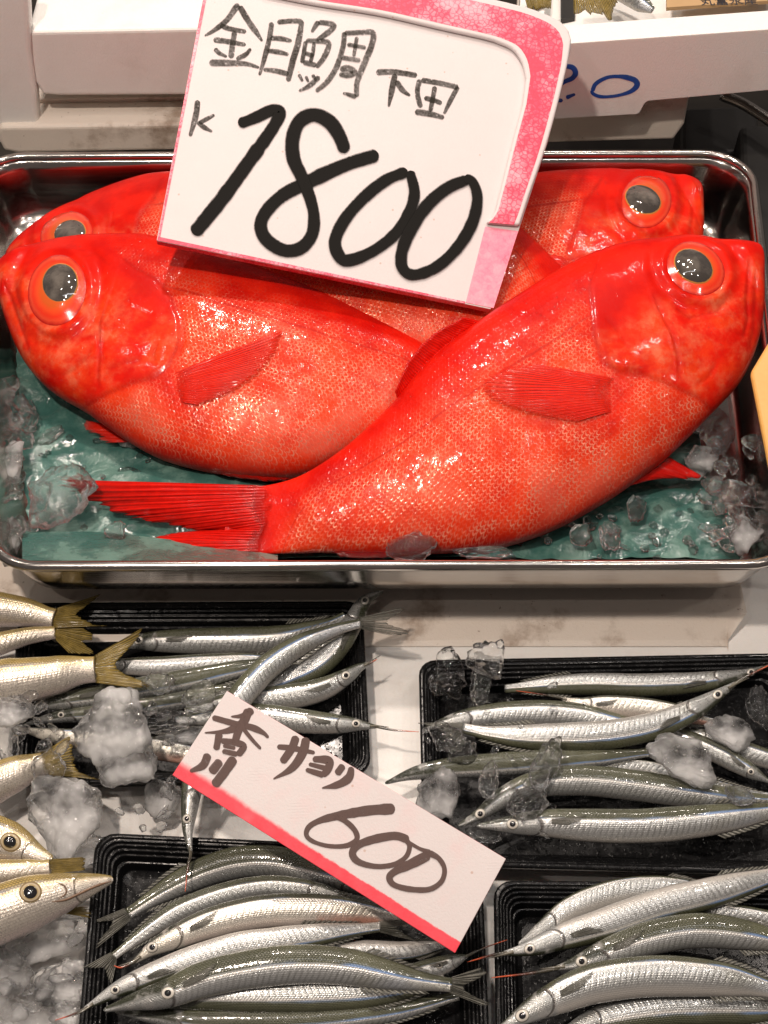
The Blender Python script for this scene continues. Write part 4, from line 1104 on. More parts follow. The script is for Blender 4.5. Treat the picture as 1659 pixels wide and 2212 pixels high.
hb('long halfbeak draped diagonally under the small price card, red bill over the lower tray', [(412, 1846), (406, 1800), (408, 1760), (414, 1710), (428, 1650), (458, 1590), (520, 1505), (580, 1440), (650, 1392), (720, 1362), (778, 1346)], 64, (.034, .040, .046, .046, .044, .042), (-0.8, -0.6), g1, beak=[(405, 1880), (400, 1926)], eyeat=(403, 1769), roll=0,
   tail=[(868, 1312), (872, 1320), (845, 1335), (836, 1345), (850, 1352), (884, 1364), (880, 1370), (840, 1372)])
# right tray
hb('belly-up halfbeak highest at the back of the ice-strewn tray', [(1652, 1440), (1620, 1452), (1560, 1466), (1480, 1476), (1380, 1480), (1280, 1478), (1180, 1481), (1090, 1488)], 56, .020, DN, g2, eyeat=(1622, 1452), roll=25, beak=[(1690, 1420)])
hb('pink-stained halfbeak with a red-tipped bill pointing left', [(1212, 1508), (1259, 1522), (1310, 1524), (1380, 1530), (1450, 1540), (1540, 1560)], 54, .026, UP, g2, eyeat=(1261, 1524), beak=[(1170, 1500), (1115, 1492)], roll=-30, mat=M_SAYORI_P)
hb('halfbeak partly hidden under the brightest one, gill cover at its left end', [(915, 1576), (965, 1562), (1030, 1550), (1130, 1542), (1240, 1546), (1340, 1566), (1430, 1580)], 66, .024, UP, g2, roll=-8)
hb('halfbeak lying under the cloudy ice on the right of its tray', [(1664, 1690), (1621, 1666), (1560, 1632), (1500, 1604), (1420, 1570)], 50, .022, UP, g2, eyeat=(1622, 1667), roll=0)
hb('silver halfbeak cut off by the right edge above the cloudy ice', [(1470, 1574), (1560, 1606), (1659, 1640), (1740, 1660)], 50, .020, UP, g2, roll=-10)
hb('brightest arched halfbeak with shining bands across the middle of its tray', [(1592, 1474), (1548, 1503), (1500, 1532), (1420, 1566), (1330, 1585), (1230, 1592), (1140, 1592), (1060, 1585), (1000, 1573)], 70, (.040, .036, .034, .032), DN, g2, eyeat=(1550, 1500), beak=[(1625, 1455), (1672, 1432)], roll=8,
   tail=[(905, 1562), (930, 1570), (950, 1576), (955, 1584), (960, 1592), (1000, 1610)])
hb('dark-backed halfbeak with its snout over the left rim of the ice-strewn tray', [(832, 1692), (890, 1672), (960, 1660), (1050, 1653), (1150, 1646), (1300, 1636), (1400, 1626)], 58, .028, UP, g2, roll=50)
hb('pale slice of a halfbeak lowest behind the two front ones', [(1180, 1668), (1300, 1660), (1400, 1664), (1550, 1704), (1660, 1720)], 46, .022, UP, g2, roll=-40)
hb('upper of the two big halfbeaks at the front of the ice-strewn tray', [(990, 1784), (1037, 1758), (1090, 1722), (1160, 1694), (1260, 1686), (1380, 1698), (1500, 1716), (1600, 1728), (1700, 1730)], 74, .032, UP, g2, eyeat=(1037, 1758), roll=14)
hb('lower of the two big halfbeaks, nearest the front wall of the ice-strewn tray', [(1030, 1784), (1106, 1781), (1180, 1778), (1260, 1782), (1380, 1784), (1500, 1775), (1600, 1762), (1720, 1742)], 82, .036, UP, g2, eyeat=(1107, 1780), roll=4)
# bottom left tray
hb('darkest arched halfbeak along the back of the bottom tray, tail to the left', [(860, 1950), (760, 1905), (674, 1880), (597, 1862), (522, 1862), (450, 1880), (378, 1913), (324, 1944), (277, 1974)], 76, .022, UP, g3, roll=28, tail=[(188, 1996), (215, 1992), (240, 1990), (236, 2004), (215, 2030), (206, 2050)])
hb('slender silver halfbeak second from the back of the bottom tray', [(780, 1950), (692, 1925), (597, 1914), (522, 1922), (450, 1942), (378, 1972), (306, 2020), (245, 2066)], 54, .026, UP, g3, roll=-4, tail=[(180, 2090), (205, 2092), (225, 2092), (232, 2110), (240, 2130)])
hb('halfbeak with a pinkish belly stain, third from the back of the bottom tray', [(286, 2080), (329, 2049), (389, 2020), (450, 1996), (522, 1977), (597, 1967), (692, 1966), (800, 1974), (880, 1990)], 80, .030, UP, g3, eyeat=(329, 2046), roll=-18, mat=M_SAYORI_P, beak=[(262, 2090), (246, 2086)])
hb('halfbeak with its dark bill sticking out over the left rim of the bottom tray', [(180, 2181), (248, 2141), (317, 2110), (396, 2080), (504, 2046), (597, 2032), (728, 2014), (822, 2002)], 66, (.034, .034, .032), DN, g3, eyeat=(249, 2138), beak=[(150, 2194), (119, 2204)], roll=-2, tail=[(905, 1984), (885, 1994), (862, 2004), (872, 2016), (905, 2034)])
hb('silver belly-up sliver of a halfbeak just under the tip of the small price card', [(680, 2062), (782, 2052), (872, 2054), (970, 2040)], 46, .026, DN, g3, roll=-20)
hb('small-headed halfbeak peeping out under the tip of the small price card', [(1012, 2064), (949, 2087), (890, 2104), (820, 2120)], 48, .030, UP, g3, eyeat=(949, 2086), beak=[(1050, 2046), (1096, 2030)], roll=0)
hb('belly-up halfbeak lying along the underside of the broad dark-backed one', [(300, 2170), (420, 2154), (520, 2152), (620, 2151), (764, 2146), (872, 2136), (960, 2116)], 78, .028, DN, g3, roll=6)
hb('darkest halfbeak lowest in the bottom tray, cut by the bottom of the picture', [(250, 2186), (400, 2202), (512, 2206), (650, 2204), (800, 2190), (908, 2172), (990, 2150)], 66, .022, UP, g3, roll=45)
hb('broad dark-backed halfbeak in front, tail under the price card tip', [(225, 2182), (288, 2164), (362, 2146), (432, 2118), (504, 2100), (597, 2086), (680, 2083), (760, 2090), (830, 2104), (900, 2118), (975, 2128)], 92, (.034, .038, .040, .038, .036), UP, g3, eyeat=(363, 2145), roll=22, tail=[(1040, 2090), (1050, 2105), (1010, 2125), (1002, 2135), (1020, 2150), (1062, 2170), (1040, 2172)])
# bottom right tray
hb('halfbeak with a grey belly arching highest in the bottom right tray', [(1120, 2040), (1180, 2002), (1230, 1966), (1300, 1938), (1386, 1922), (1480, 1922), (1560, 1940)], 66, .022, UP, g4, roll=-35)
hb('golden halfbeak at the right edge of the bottom right tray', [(1500, 1958), (1580, 1972), (1659, 1985), (1730, 1994)], 44, .024, UP, g4, roll=-20)
hb('silver halfbeak reaching up to the right edge, its back downwards', [(1085, 2060), (1143, 2049), (1216, 2024), (1314, 1994), (1422, 1957), (1530, 1930), (1659, 1895), (1720, 1876)], 78, .032, DN, g4, eyeat=(1144, 2050), roll=-12, beak=[(1060, 2064), (1010, 2078)])
hb('lowest dark halfbeak in the bottom right corner of the picture', [(1190, 2250), (1300, 2204), (1400, 2184), (1500, 2176), (1659, 2178), (1740, 2184)], 90, .024, DN, g4, roll=10)
hb('dark-backed halfbeak in the middle of the bottom right tray, orange bill to the left', [(1200, 2092), (1256, 2078), (1332, 2050), (1422, 2022), (1512, 2010), (1602, 2018), (1680, 2034), (1740, 2050)], 82, .034, UP, g4, eyeat=(1256, 2077), beak=[(1150, 2102), (1062, 2112)], roll=22)
hb('pale fat-bellied halfbeak lowest in front of the dark-backed one on the right', [(1078, 2222), (1128, 2194), (1188, 2162), (1278, 2126), (1386, 2110), (1494, 2110), (1602, 2122), (1700, 2146)], 96, .038, UP, g4, eyeat=(1128, 2194), roll=-20)

# golden barracuda on the left -----------------------------------------
g5 = 'golden barracuda along the left edge'
bc = lambda *a, **k: slim('barracuda', *a, **k)
PT = ([0, .5, .8, .93, 1], [1, .95, .72, .52, .5])
bc('dim barracuda tail in the shadow of the steel tray', [(-140, 1316), (-60, 1316), (0, 1317), (60, 1324), (118, 1336)], 84, .034, UP, g5, prof=PT, tail=[(222, 1282), (200, 1300), (180, 1315), (165, 1326), (180, 1338), (205, 1350), (232, 1352)], fins=False)
bc('barracuda tail pointing right between the dim tail and the brightest one', [(-140, 1420), (-60, 1405), (0, 1390), (60, 1374), (120, 1366)], 62, .032, UP, g5, prof=([0, .5, .8, 1], [1, .85, .6, .45]), tail=[(165, 1350), (190, 1362), (204, 1380), (180, 1386), (196, 1402), (205, 1412), (150, 1412)], fins=False)
bc('brightest barracuda tail with a wide yellow fin over the left black tray', [(-160, 1480), (-60, 1482), (0, 1478), (100, 1462), (160, 1450), (206, 1446)], 112, .042, UP, g5, prof=PT, tail=[(312, 1354), (300, 1378), (268, 1412), (250, 1436), (262, 1452), (300, 1468), (330, 1482), (290, 1486)], fins=False, tl=1.2)
bc('barracuda tail with a dull yellow fin beside the large cloudy ice lump', [(-140, 1745), (-60, 1712), (0, 1686), (50, 1664), (96, 1648)], 100, .034, UP, g5, prof=PT, tail=[(128, 1606), (150, 1592), (158, 1630), (166, 1662), (190, 1676), (216, 1684)], fins=False)
bc('barracuda head with a dark blue eye above the ice, cut off by the left edge', [(112, 1858), (80, 1846), (22, 1822), (-60, 1806), (-160, 1800)], 116, .040, UP, g5, eyeat=(23, 1819), eyer=23, fins=False, prof=([0, .15, .35, .6, 1], [.16, .42, .8, 1, 1]))
bc('barracuda tail with a yellow fin squeezed between the two barracuda heads', [(-140, 1894), (-60, 1888), (0, 1884), (60, 1878), (108, 1872)], 62, .042, UP, g5, prof=PT, tail=[(182, 1852), (184, 1860), (183, 1866), (182, 1874), (183, 1880)], fins=False)
k6 = bc('barracuda head with pointed snout lying over the rim of the bottom black tray', [(244, 1899), (205, 1908), (150, 1924), (67, 1950), (0, 1974), (-80, 2000), (-170, 2020)], 128, (.040, .044, .046), UP, g5, eyeat=(66, 1927), eyer=25, fins=False, prof=([0, .04, .12, .25, .42, .6, 1], [.10, .22, .40, .66, .92, 1, 1]))
def on_skin(root, px, r=0.0007, lift=0.0):
    b = [c for c in root.children if c.name.startswith('body')][0]
    me = b.data; P = np.empty(len(me.vertices) * 3, dtype=np.float32); me.vertices.foreach_get('co', P)
    P = P.reshape(-1, 3) + A(root.location)
    keep = P[:, 2] > np.interp(proj(P)[:, 0], [-200, 300], [P[:, 2].mean()] * 2) - 0.002
    sk = Skin(P[keep], unit(CAM - P.mean(0)))
    Q = sk(spline(px, 36), lift)
    V, F = tube(Q, np.r_[np.linspace(0.3, 1, 8), np.ones(20), np.linspace(1, 0.3, 8)] * r, 8)
    return V, F
M_MOUTH = m_dark('dark_mouth_line', (0.16, 0.09, 0.05), 0.4)
V, F = on_skin(k6, [(240, 1903), (205, 1915), (170, 1931), (140, 1944), (112, 1948)])
obj('mouth', V, F, M_MOUTH, k6, k6)
V, F = on_skin(k6, [(122, 1906), (140, 1915), (142, 1930), (126, 1942)], 0.0005)
obj('cheek_seam', V, F, M_MOUTH, k6, k6)
fan('pectoral_fin', [(120, 1958), (138, 1972)], [(190, 1960), (196, 1972), (192, 1982)], 0.030, 0.024, M_GOLDFIN, k6, k6, 16, 6, 0.15)

zk_ = ztop(1380) - 0.006
slim('barracuda', 'glinting silver fish lying in the numbered foam box beside the cardboard label', [(1300, -46), (1340, -22), (1380, 4), (1410, 22)], 46, zk_, UP, None, roll=0, fins=False, name='silver_fish', prof=([0, .3, .8, 1], [.7, 1, .8, .3]), mat=M_SAYORI)
# ------------------------------------------------------------------ ice
import bmesh
def ico(sub):
    bm = bmesh.new(); bmesh.ops.create_icosphere(bm, subdivisions=sub, radius=1.0)
    V = A([v.co for v in bm.verts]); F = np.array([[v.index for v in f.verts] for f in bm.faces]); bm.free()
    return V, F
ICO = {3: ico(3), 4: ico(4), 5: ico(5)}
def ice(label, c, rx, ry, z, mat=None, rot=0, seed=0, sub=4, group=None, flat=0.6, planes=11, rough=0.10, hollow=0, name='ice_lump', cat='ice'):
    r_ = np.random.default_rng(seed * 17 + int(c[0]) + int(c[1]) * 3)
    V, F = ICO[sub]; V = V.copy()
    for _ in range(planes):                                # chipped facets
        d = unit(r_.normal(size=3)); h = r_.uniform(0.5, 0.9)
        over = np.clip(V @ d - h, 0, None); V -= d * over[:, None] * 0.93
    off = r_.uniform(0, 90, 3)
    f1 = A([mnoise.noise(Vector(v * 1.6 + off)) for v in V]); f2 = A([mnoise.noise(Vector(v * 4.2 + off)) for v in V]); f3 = A([mnoise.noise(Vector(v * 10 + off)) for v in V])
    f4 = A([abs(mnoise.noise(Vector(v * 2.6 + off[::-1]))) for v in V])
    V *= (1 - rough * 2.6 * f4 + rough * 2.2 * f1 + rough * 1.0 * f2 + rough * 0.25 * f3)[:, None]
    a = math.radians(rot)
    m = pxm(onz([c], z))[0]
    X = np.stack([V[:, 0] * rx * m, V[:, 1] * ry * m / 0.85, V[:, 2] * flat * min(rx, ry) * m], 1)
    # lie in a plane facing partly up, partly to the front
    ca, sa = math.cos(-a), math.sin(-a)
    X = np.stack([X[:, 0] * ca - X[:, 1] * sa, X[:, 0] * sa + X[:, 1] * ca, X[:, 2]], 1)
    t = math.radians(14); X = np.stack([X[:, 0], X[:, 1] * math.cos(t) - X[:, 2] * math.sin(t), X[:, 1] * math.sin(t) + X[:, 2] * math.cos(t)], 1)
    cen = onz([c], z)[0]
    o = obj(name, X + cen, F, mat or M_ICE, origin=cen)
    return tag(o, label, cat, group)
gi = 'ice on the green paper'
Z0 = zf + 0.012
for i, (lab, c, rx, ry, z, mt, rot) in enumerate([
    ('round clear ice lump highest at the left edge of the steel tray', (12, 848), 24, 26, Z0 + .012, M_ICE, 0),
    ('smooth rounded clear ice lump on the green paper below the front left fish head', (46, 898), 44, 50, Z0 + .006, M_ICE, 20),
    ('rough tall ice lump at the left edge of the steel tray', (22, 1010), 40, 62, Z0 + .012, M_ICE_C, 10),
    ('flat pointed ice chip lying on the green paper under the smooth rounded lump', (100, 945), 44, 16, Z0 - .004, M_ICE, -35),
    ('big thin curved sheet of clear ice covering the red tail tip', (122, 1082), 92, 82, Z0 + .014, M_ICE, 12),
    ('dull ice lump wedged into the front left corner of the steel tray', (14, 1165), 34, 52, Z0 + .010, M_ICE_C, 0),
    ('knobbly ice lump at the tip of the thin curved sheet', (246, 1148), 30, 24, Z0 + .010, M_ICE, 20),
    ('small upright ice splinter in front of the rough tall lump', (92, 1080), 16, 44, Z0 + .012, M_ICE, 15),
    ('frosty ice crumb under the belly fin of the front left fish', (282, 950), 36, 20, Z0 - .004, M_ICE_C, 12),
    ('flat oval melting ice piece on the paper above the red tail', (275, 1018), 26, 10, Z0 - .008, M_ICE, 0),
    ('glinting melting ice piece at the lowest edge of the front left belly', (690, 1000), 40, 16, Z0 + .004, M_ICE, -20),
    ('icy crumb under the belly end of the front left fish', (590, 1034), 40, 10, Z0 - .004, M_ICE, 0),
    ('ridged clear ice lump standing against the front rim below the right fish', (886, 1178), 58, 34, Z0 + .018, M_ICE, -14),
    ('flat clear ice lump at the front rim right of the ridged one', (1046, 1192), 66, 17, Z0 + .010, M_ICE, 0),
    ('clear ice lump highest along the right wall of the steel tray', (1548, 935), 44, 52, Z0 + .014, M_ICE, 20),
    ('bubbly ice lump against the right wall at the level of the belly fin tip', (1522, 992), 44, 36, Z0 + .010, M_ICE_C, 0),
    ('flat ice plate touching the tip of the red belly fin', (1502, 1024), 48, 16, Z0 + .006, M_ICE_C, -18),
    ('sharp-edged ice lump near the right wall below the belly fin', (1592, 1072), 60, 32, Z0 + .010, M_ICE, 24),
    ('large dull ice lump in the front right corner of the steel tray', (1606, 1150), 46, 52, Z0 + .012, M_ICE_C, 8),
    ('curved ice lump on the paper fold left of the front right corner', (1374, 1098), 28, 34, Z0 + .004, M_ICE, 10),
    ('ice lump in the middle of the scatter on the front right paper', (1256, 1158), 30, 26, Z0 + .004, M_ICE, 0),
    ('bead-like ice lump nearest the front rim on the right paper', (1316, 1152), 24, 40, Z0 + .002, M_ICE, 0),
]):
    ice(lab, c, rx, ry, z, mt, rot, i, group=gi, flat=0.42 if 'thin' in lab or 'flat' in lab else 0.6, sub=5 if rx > 60 else 4)
r2 = np.random.default_rng(5)
for i in range(34):
    x = r2.uniform(1080, 1560); y = 1205 - r2.uniform(0, 1) ** 1.3 * 130 * np.clip((x - 1020) / 300, 0.2, 1)
    ice('tiny clear ice crumb on the green paper at the front right of the tray', (x, y), r2.uniform(6, 17), r2.uniform(5, 12), Z0 - .005, M_ICE, r2.uniform(-60, 60), i, 3, 'tiny ice crumbs at the front right of the steel tray')
for i in range(16):
    ice('tiny melting ice crumb on the green paper left of the red tail', (r2.uniform(90, 330), r2.uniform(930, 1150)), r2.uniform(6, 15), r2.uniform(4, 9), Z0 - .006, M_ICE, r2.uniform(-60, 60), i, 3, 'tiny ice crumbs left of the red tail')
for i in range(40):
    e = r2.uniform(0, 1)
    ice('small clear ice shard in the heap along the right wall of the steel tray', (1500 + 120 * r2.uniform(0, 1) + 40 * e, 900 + 290 * e), r2.uniform(12, 34), r2.uniform(9, 24), Z0 + r2.uniform(-.002, .014), M_ICE, r2.uniform(-80, 80), i + 7, 3, 'ice shards along the right wall of the steel tray')
for i in range(28):
    e = r2.uniform(0, 1)
    ice('small clear ice shard in the heap along the left wall of the steel tray', (r2.uniform(0, 70) , 830 + 340 * e), r2.uniform(12, 34), r2.uniform(9, 26), Z0 + r2.uniform(-.002, .014), M_ICE, r2.uniform(-80, 80), i + 19, 3, 'ice shards along the left wall of the steel tray')
gj = 'ice on the black trays'
for i, (lab, c, rx, ry, z, mt, rot) in enumerate([
    ('large cloudy ice chunk standing left of the small price card', (238, 1580), 92, 90, .052, M_ICE_C, 30),
    ('cloudy ice slab below the large chunk, reaching towards the price card corner', (284, 1648), 84, 60, .046, M_ICE_C, 25),
    ('broad wet ice mass in front of the yellow tail fin', (150, 1758), 106, 92, .034, M_ICE_C, 10),
    ('clear rounded ice lump on the yellow tail fin', (112, 1662), 46, 40, .046, M_ICE, 10),
    ('grey domed ice lump just above the corner of the bottom black tray', (352, 1722), 44, 42, .020, M_ICE_C, 0),
    ('dull ice lump at the left edge below the brightest barracuda', (22, 1538), 58, 48, .046, M_ICE_C, 10),
    ('dark clear ice lump at the left edge next to the pale fish belly', (14, 1595), 38, 44, .040, M_ICE, 0),
    ('small clear ice lump on the dark halfbeak in the left tray', (346, 1474), 42, 22, .042, M_ICE, 10),
    ('clear ice lump touching the top corner of the small price card', (432, 1504), 42, 30, .044, M_ICE, -25),
    ('long clear ice bar between the cloudy chunk and the price card', (346, 1560), 80, 26, .042, M_ICE, 0),
    ('flat ice piece under the long clear bar', (400, 1590), 70, 20, .038, M_ICE_C, -5),
    ('clear ice lump at the back wall of the left black tray', (436, 1330), 54, 26, .012, M_ICE, 0),
    ('glassy ice lump at the top left corner of the right black tray', (968, 1452), 48, 52, .024, M_ICE, 15),
    ('brightest twisted clear ice lump standing on the back rim of the right tray', (1056, 1420), 48, 44, .036, M_ICE, -30),
    ('drooping clear ice finger under the brightest twisted lump', (1040, 1478), 26, 46, .032, M_ICE, 12),
    ('ice lump over the forked tail at the left rim of the right tray', (958, 1596), 48, 34, .040, M_ICE, 20),
    ('dark wet ice lump below the forked tail', (1000, 1632), 40, 26, .034, M_ICE, -10),
    ('tall clear ice lump leaning on the middle of the right tray pile', (1180, 1648), 34, 56, .046, M_ICE, 25),
    ('upright clear ice lump above the two big front halfbeaks', (1058, 1690), 24, 42, .044, M_ICE, 5),
    ('square cloudy ice lump at the right edge of the small price card', (955, 1722), 56, 54, .034, M_ICE_C, 8),
    ('large cloudy ice slab lying on the right of the pile', (1478, 1648), 96, 48, .048, M_ICE_C, 14),
    ('whitish ice piece under the bill of the brightest halfbeak', (1566, 1582), 62, 36, .034, M_ICE_W, 20),
    ('low clear ice lump beside the cloudy slab at the right', (1596, 1716), 40, 20, .044, M_ICE, 10),
    ('melting ice film over the heads of the two big front halfbeaks', (1150, 1738), 56, 34, .044, M_ICE, -20),
    ('clear ice lump in the far right corner of the right tray', (1640, 1530), 30, 44, .022, M_ICE, 0),
    ('small glassy ice lump in front of the snouts beside the small card edge', (1040, 1806), 44, 16, .018, M_ICE, 5),
]):
    ice(lab, c, rx, ry, z, mt, rot, i + 40, group=gj, sub=5 if rx > 50 else 4, rough=0.10)
gk = 'ice bed under the barracuda heads'
for i, (lab, c, rx, ry, z, mt, rot) in enumerate([
    ('white ice slab directly under the lower barracuda jaw', (90, 2040), 120, 50, .014, M_ICE_W, -15),
    ('translucent ice plate lowest left corner of the picture', (50, 2190), 110, 52, .012, M_ICE_C, 5),
    ('bright ice plate beside the left rim of the bottom black tray', (140, 2130), 80, 46, .016, M_ICE_W, -20),
    ('dull ice plate at the left edge below the lower barracuda', (20, 2100), 74, 56, .018, M_ICE_C, 20),
    ('small white ice piece next to the bill over the rim', (150, 2186), 44, 30, .016, M_ICE_W, 0),
    ('white ice heap between the black tray corner and the barracuda heads', (190, 1836), 60, 34, .020, M_ICE_W, -20),
]):
    ice(lab, c, rx, ry, z, mt, rot, i + 80, group=gk, sub=5, flat=0.35, rough=0.12)

for i in range(16):
    ice('tiny clear ice crumb scattered on the back part of the left black tray', (r2.uniform(300, 700), r2.uniform(1315, 1352)), r2.uniform(6, 18), r2.uniform(5, 10), .008, M_ICE, r2.uniform(-60, 60), i + 3, 3, 'tiny ice crumbs in the left black tray')
for i in range(30):
    ice('tiny clear ice crumb scattered over the halfbeaks and floor of the ice-strewn tray', (r2.uniform(920, 1200), r2.uniform(1480, 1820)), r2.uniform(5, 14), r2.uniform(4, 10), r2.uniform(.012, .05), M_ICE, r2.uniform(-60, 60), i + 31, 3, 'tiny ice crumbs in the ice-strewn tray')
for i in range(22):
    ice('small whitish ice piece in the heap left of the bottom black tray', (r2.uniform(0, 175), r2.uniform(1990, 2205)), r2.uniform(10, 34), r2.uniform(8, 22), r2.uniform(.014, .024), (M_ICE, M_ICE_C)[i % 2], r2.uniform(-60, 60), i + 53, 3, 'small ice pieces left of the bottom black tray')
for i in range(48):
    c_p = (r2.uniform(40, 390), r2.uniform(1500, 1790))
    if any(math.hypot(c_p[0] - x, c_p[1] - y) < d for x, y, d in ((238, 1580, 95), (150, 1758, 105), (284, 1648, 80))): continue
    ice('small wet ice piece around the large cloudy chunk on the left', c_p, r2.uniform(8, 26), r2.uniform(7, 18), r2.uniform(.036, .058), M_ICE, r2.uniform(-60, 60), i + 71, 3, 'small ice pieces around the large cloudy chunk')
# ------------------------------------------------------------------ price cards
# large card
nS = unit((0.12, -math.sin(math.radians(24)), math.cos(math.radians(24))))
pS = onz([(640, 590)], zf + 0.098)[0]
outer = roundpoly([(447, -40), (338, 520), (1060, 668), (1122, 494), (1184, 305), (1240, 78), (1150, 22), (1020, -4), (860, -40)], [0, 3, 2, 0, 0, 40, 26, 0, 0], 8)
card = thing('price_card', 'large white foam price card with pink border reading 1800, standing on the red fish', 'price card', onplane([(700, 590)], pS, nS)[0])
P = onplane(outer, pS, nS)
V, F, mi = extrude(P, nS, 0.0060)
o = obj('board', V, F, [M_BOARD, M_PINK], card, card, mi=mi, flat=True); wn(o, 0.0004, 2)
inner = spline([(560, -8), (683, 16), (816, 37), (949, 67), (1040, 87)], 20).tolist() + spline([(1066, 94), (1105, 112), (1126, 142), (1134, 176)], 12).tolist() + spline([(1126, 235), (1103, 320), (1078, 420), (1064, 468), (1046, 486)], 16).tolist()
outb = spline([(1120, 492), (1142, 424), (1182, 307), (1220, 160), (1232, 92)], 24).tolist() + spline([(1226, 72), (1205, 50), (1150, 26), (1090, 10)], 14).tolist() + spline([(1020, -6), (860, -40), (600, -70)], 10).tolist()
ring = A(inner + outb)
P = onplane(ring, pS, nS) + nS * 0.0042
V, F, mi = extrude(P, nS, 0.0041)
o = obj('raised_border', V, F, M_BOARD, card, card, flat=True); wn(o, 0.0020, 4)
I_, O_ = resample(A(inner), 80), resample(A(outb[::-1]), 80)
P = onplane(np.vstack([I_ * 0.90 + O_ * 0.10, (I_ * 0.17 + O_ * 0.83)[::-1]]), pS, nS) + nS * 0.0043
V, F, mi = extrude(P, nS, 0.0002)
obj('painted_band', V, F, M_PINK, card, card, flat=True)
P = onplane([(1048, 490), (1119, 500), (1066, 666), (1006, 654)], pS, nS) + nS * 0.0005
V, F, mi = extrude(P, nS, 0.0004)
obj('painted_stripe', V, F, M_PINK2, card, card, flat=True)
for q_ in ([(444, -30), (451, -30), (346, 512), (340, 519)], [(340, 519.5), (346, 512.5), (1005, 652), (1004, 656)]):
    P = onplane(q_, pS, nS) + nS * 0.0004
    V, F, mi = extrude(P, nS, 0.0003)
    obj('painted_edge', V, F, M_PINK, card, card, flat=True)
a = lambda p: cr(p, 330.3, 0); b_ = lambda p: cr(p, 682.7, 0); c_ = lambda p: cr(p, 330.3, 213.3)
strokes('lettering', [(a(p), np.atleast_1d(A(w)) / 2.85) for p, w in [
    ([(555, 25), (480, 130), (400, 195), (335, 235)], [42, 40, 36, 16]), ([(560, 40), (620, 140), (670, 210), (710, 270)], [38, 42, 42, 16]),
    ([(435, 165), (500, 188), (605, 208)], 32), ([(392, 258), (480, 270), (602, 292)], [36, 38, 28]), ([(530, 205), (515, 300), (505, 380)], 38),
    ([(400, 315), (430, 345), (480, 370)], [30, 28, 16]), ([(635, 315), (600, 355), (540, 385)], [20, 34, 28]), ([(365, 408), (480, 410), (600, 415), (690, 440)], [46, 46, 36, 18]),
    ([(770, 145), (755, 250), (722, 380), (690, 490)], [34, 36, 34, 18]), ([(805, 145), (890, 138), (955, 142), (958, 180), (938, 290), (905, 400), (875, 530)], [34, 34, 36, 42, 42, 40, 34]),
    ([(760, 248), (830, 252), (900, 268)], [30, 36, 26]), ([(742, 330), (810, 338), (880, 355)], [28, 36, 22]), ([(715, 452), (790, 460), (880, 482)], [26, 36, 36]),
    ([(1075, 140), (1050, 175), (1028, 212)], [34, 32, 18]), ([(1070, 145), (1165, 160), (1155, 195), (1060, 265)], [32, 38, 40, 26]),
    ([(990, 268), (978, 340), (965, 410)], 30), ([(990, 265), (1060, 268), (1138, 282), (1110, 370), (1058, 440)], [32, 34, 38, 38, 30]),
    ([(1045, 275), (1035, 350), (1020, 405)], 26), ([(985, 345), (1040, 365)], 30), ([(972, 405), (1060, 425)], 34),
    ([(945, 482), (970, 530)], [26, 18]), ([(990, 495), (1008, 535)], [24, 14]), ([(1032, 485), (1060, 525)], [26, 18]), ([(1080, 498), (1010, 560), (945, 592)], [34, 36, 16]),
    ([(1240, 210), (1232, 300), (1192, 430), (1130, 530), (1055, 595)], [34, 36, 38, 38, 28]), ([(1240, 218), (1350, 212), (1425, 216), (1415, 300), (1362, 430), (1322, 540), (1320, 630)], [32, 34, 38, 42, 42, 40, 30]),
    ([(1318, 632), (1270, 615), (1230, 605)], [34, 28, 14]), ([(1322, 240), (1300, 370)], 26), ([(1258, 290), (1380, 312)], 28), ([(1220, 375), (1345, 395)], 32),
    ([(1212, 455), (1260, 445), (1308, 470), (1262, 490), (1205, 484)], [40, 48, 44, 40, 24])]], pS, nS, M_INK_DRY, card, card)
strokes('lettering', [(a(p), np.atleast_1d(A(w)) / 2.85) for p, w in [
    ([(290, 650), (278, 750), (240, 885)], [38, 40, 24]), ([(400, 745), (330, 782), (298, 800)], [20, 30, 28]), ([(288, 790), (330, 825), (385, 855)], [30, 36, 16])]], pS, nS, M_INK_DRY, card, card)
strokes('lettering', [(b_(p), np.atleast_1d(A(w)) / 2.85) for p, w in [
    ([(388, 470), (500, 468), (655, 490)], [44, 40, 34]), ([(512, 480), (492, 580), (470, 695)], [38, 40, 16]), ([(518, 525), (560, 585), (610, 622)], [38, 42, 16]),
    ([(672, 515), (656, 600), (678, 700)], 34), ([(680, 520), (800, 540), (922, 568)], [34, 38, 34]), ([(920, 560), (872, 650), (828, 740)], [34, 30, 20]), ([(640, 725), (740, 740), (830, 765)], [42, 42, 30]),
    ([(770, 560), (756, 640), (740, 722)], 32), ([(700, 635), (760, 650), (815, 672)], [32, 36, 30])]], pS, nS, M_INK_DRY, card, card)
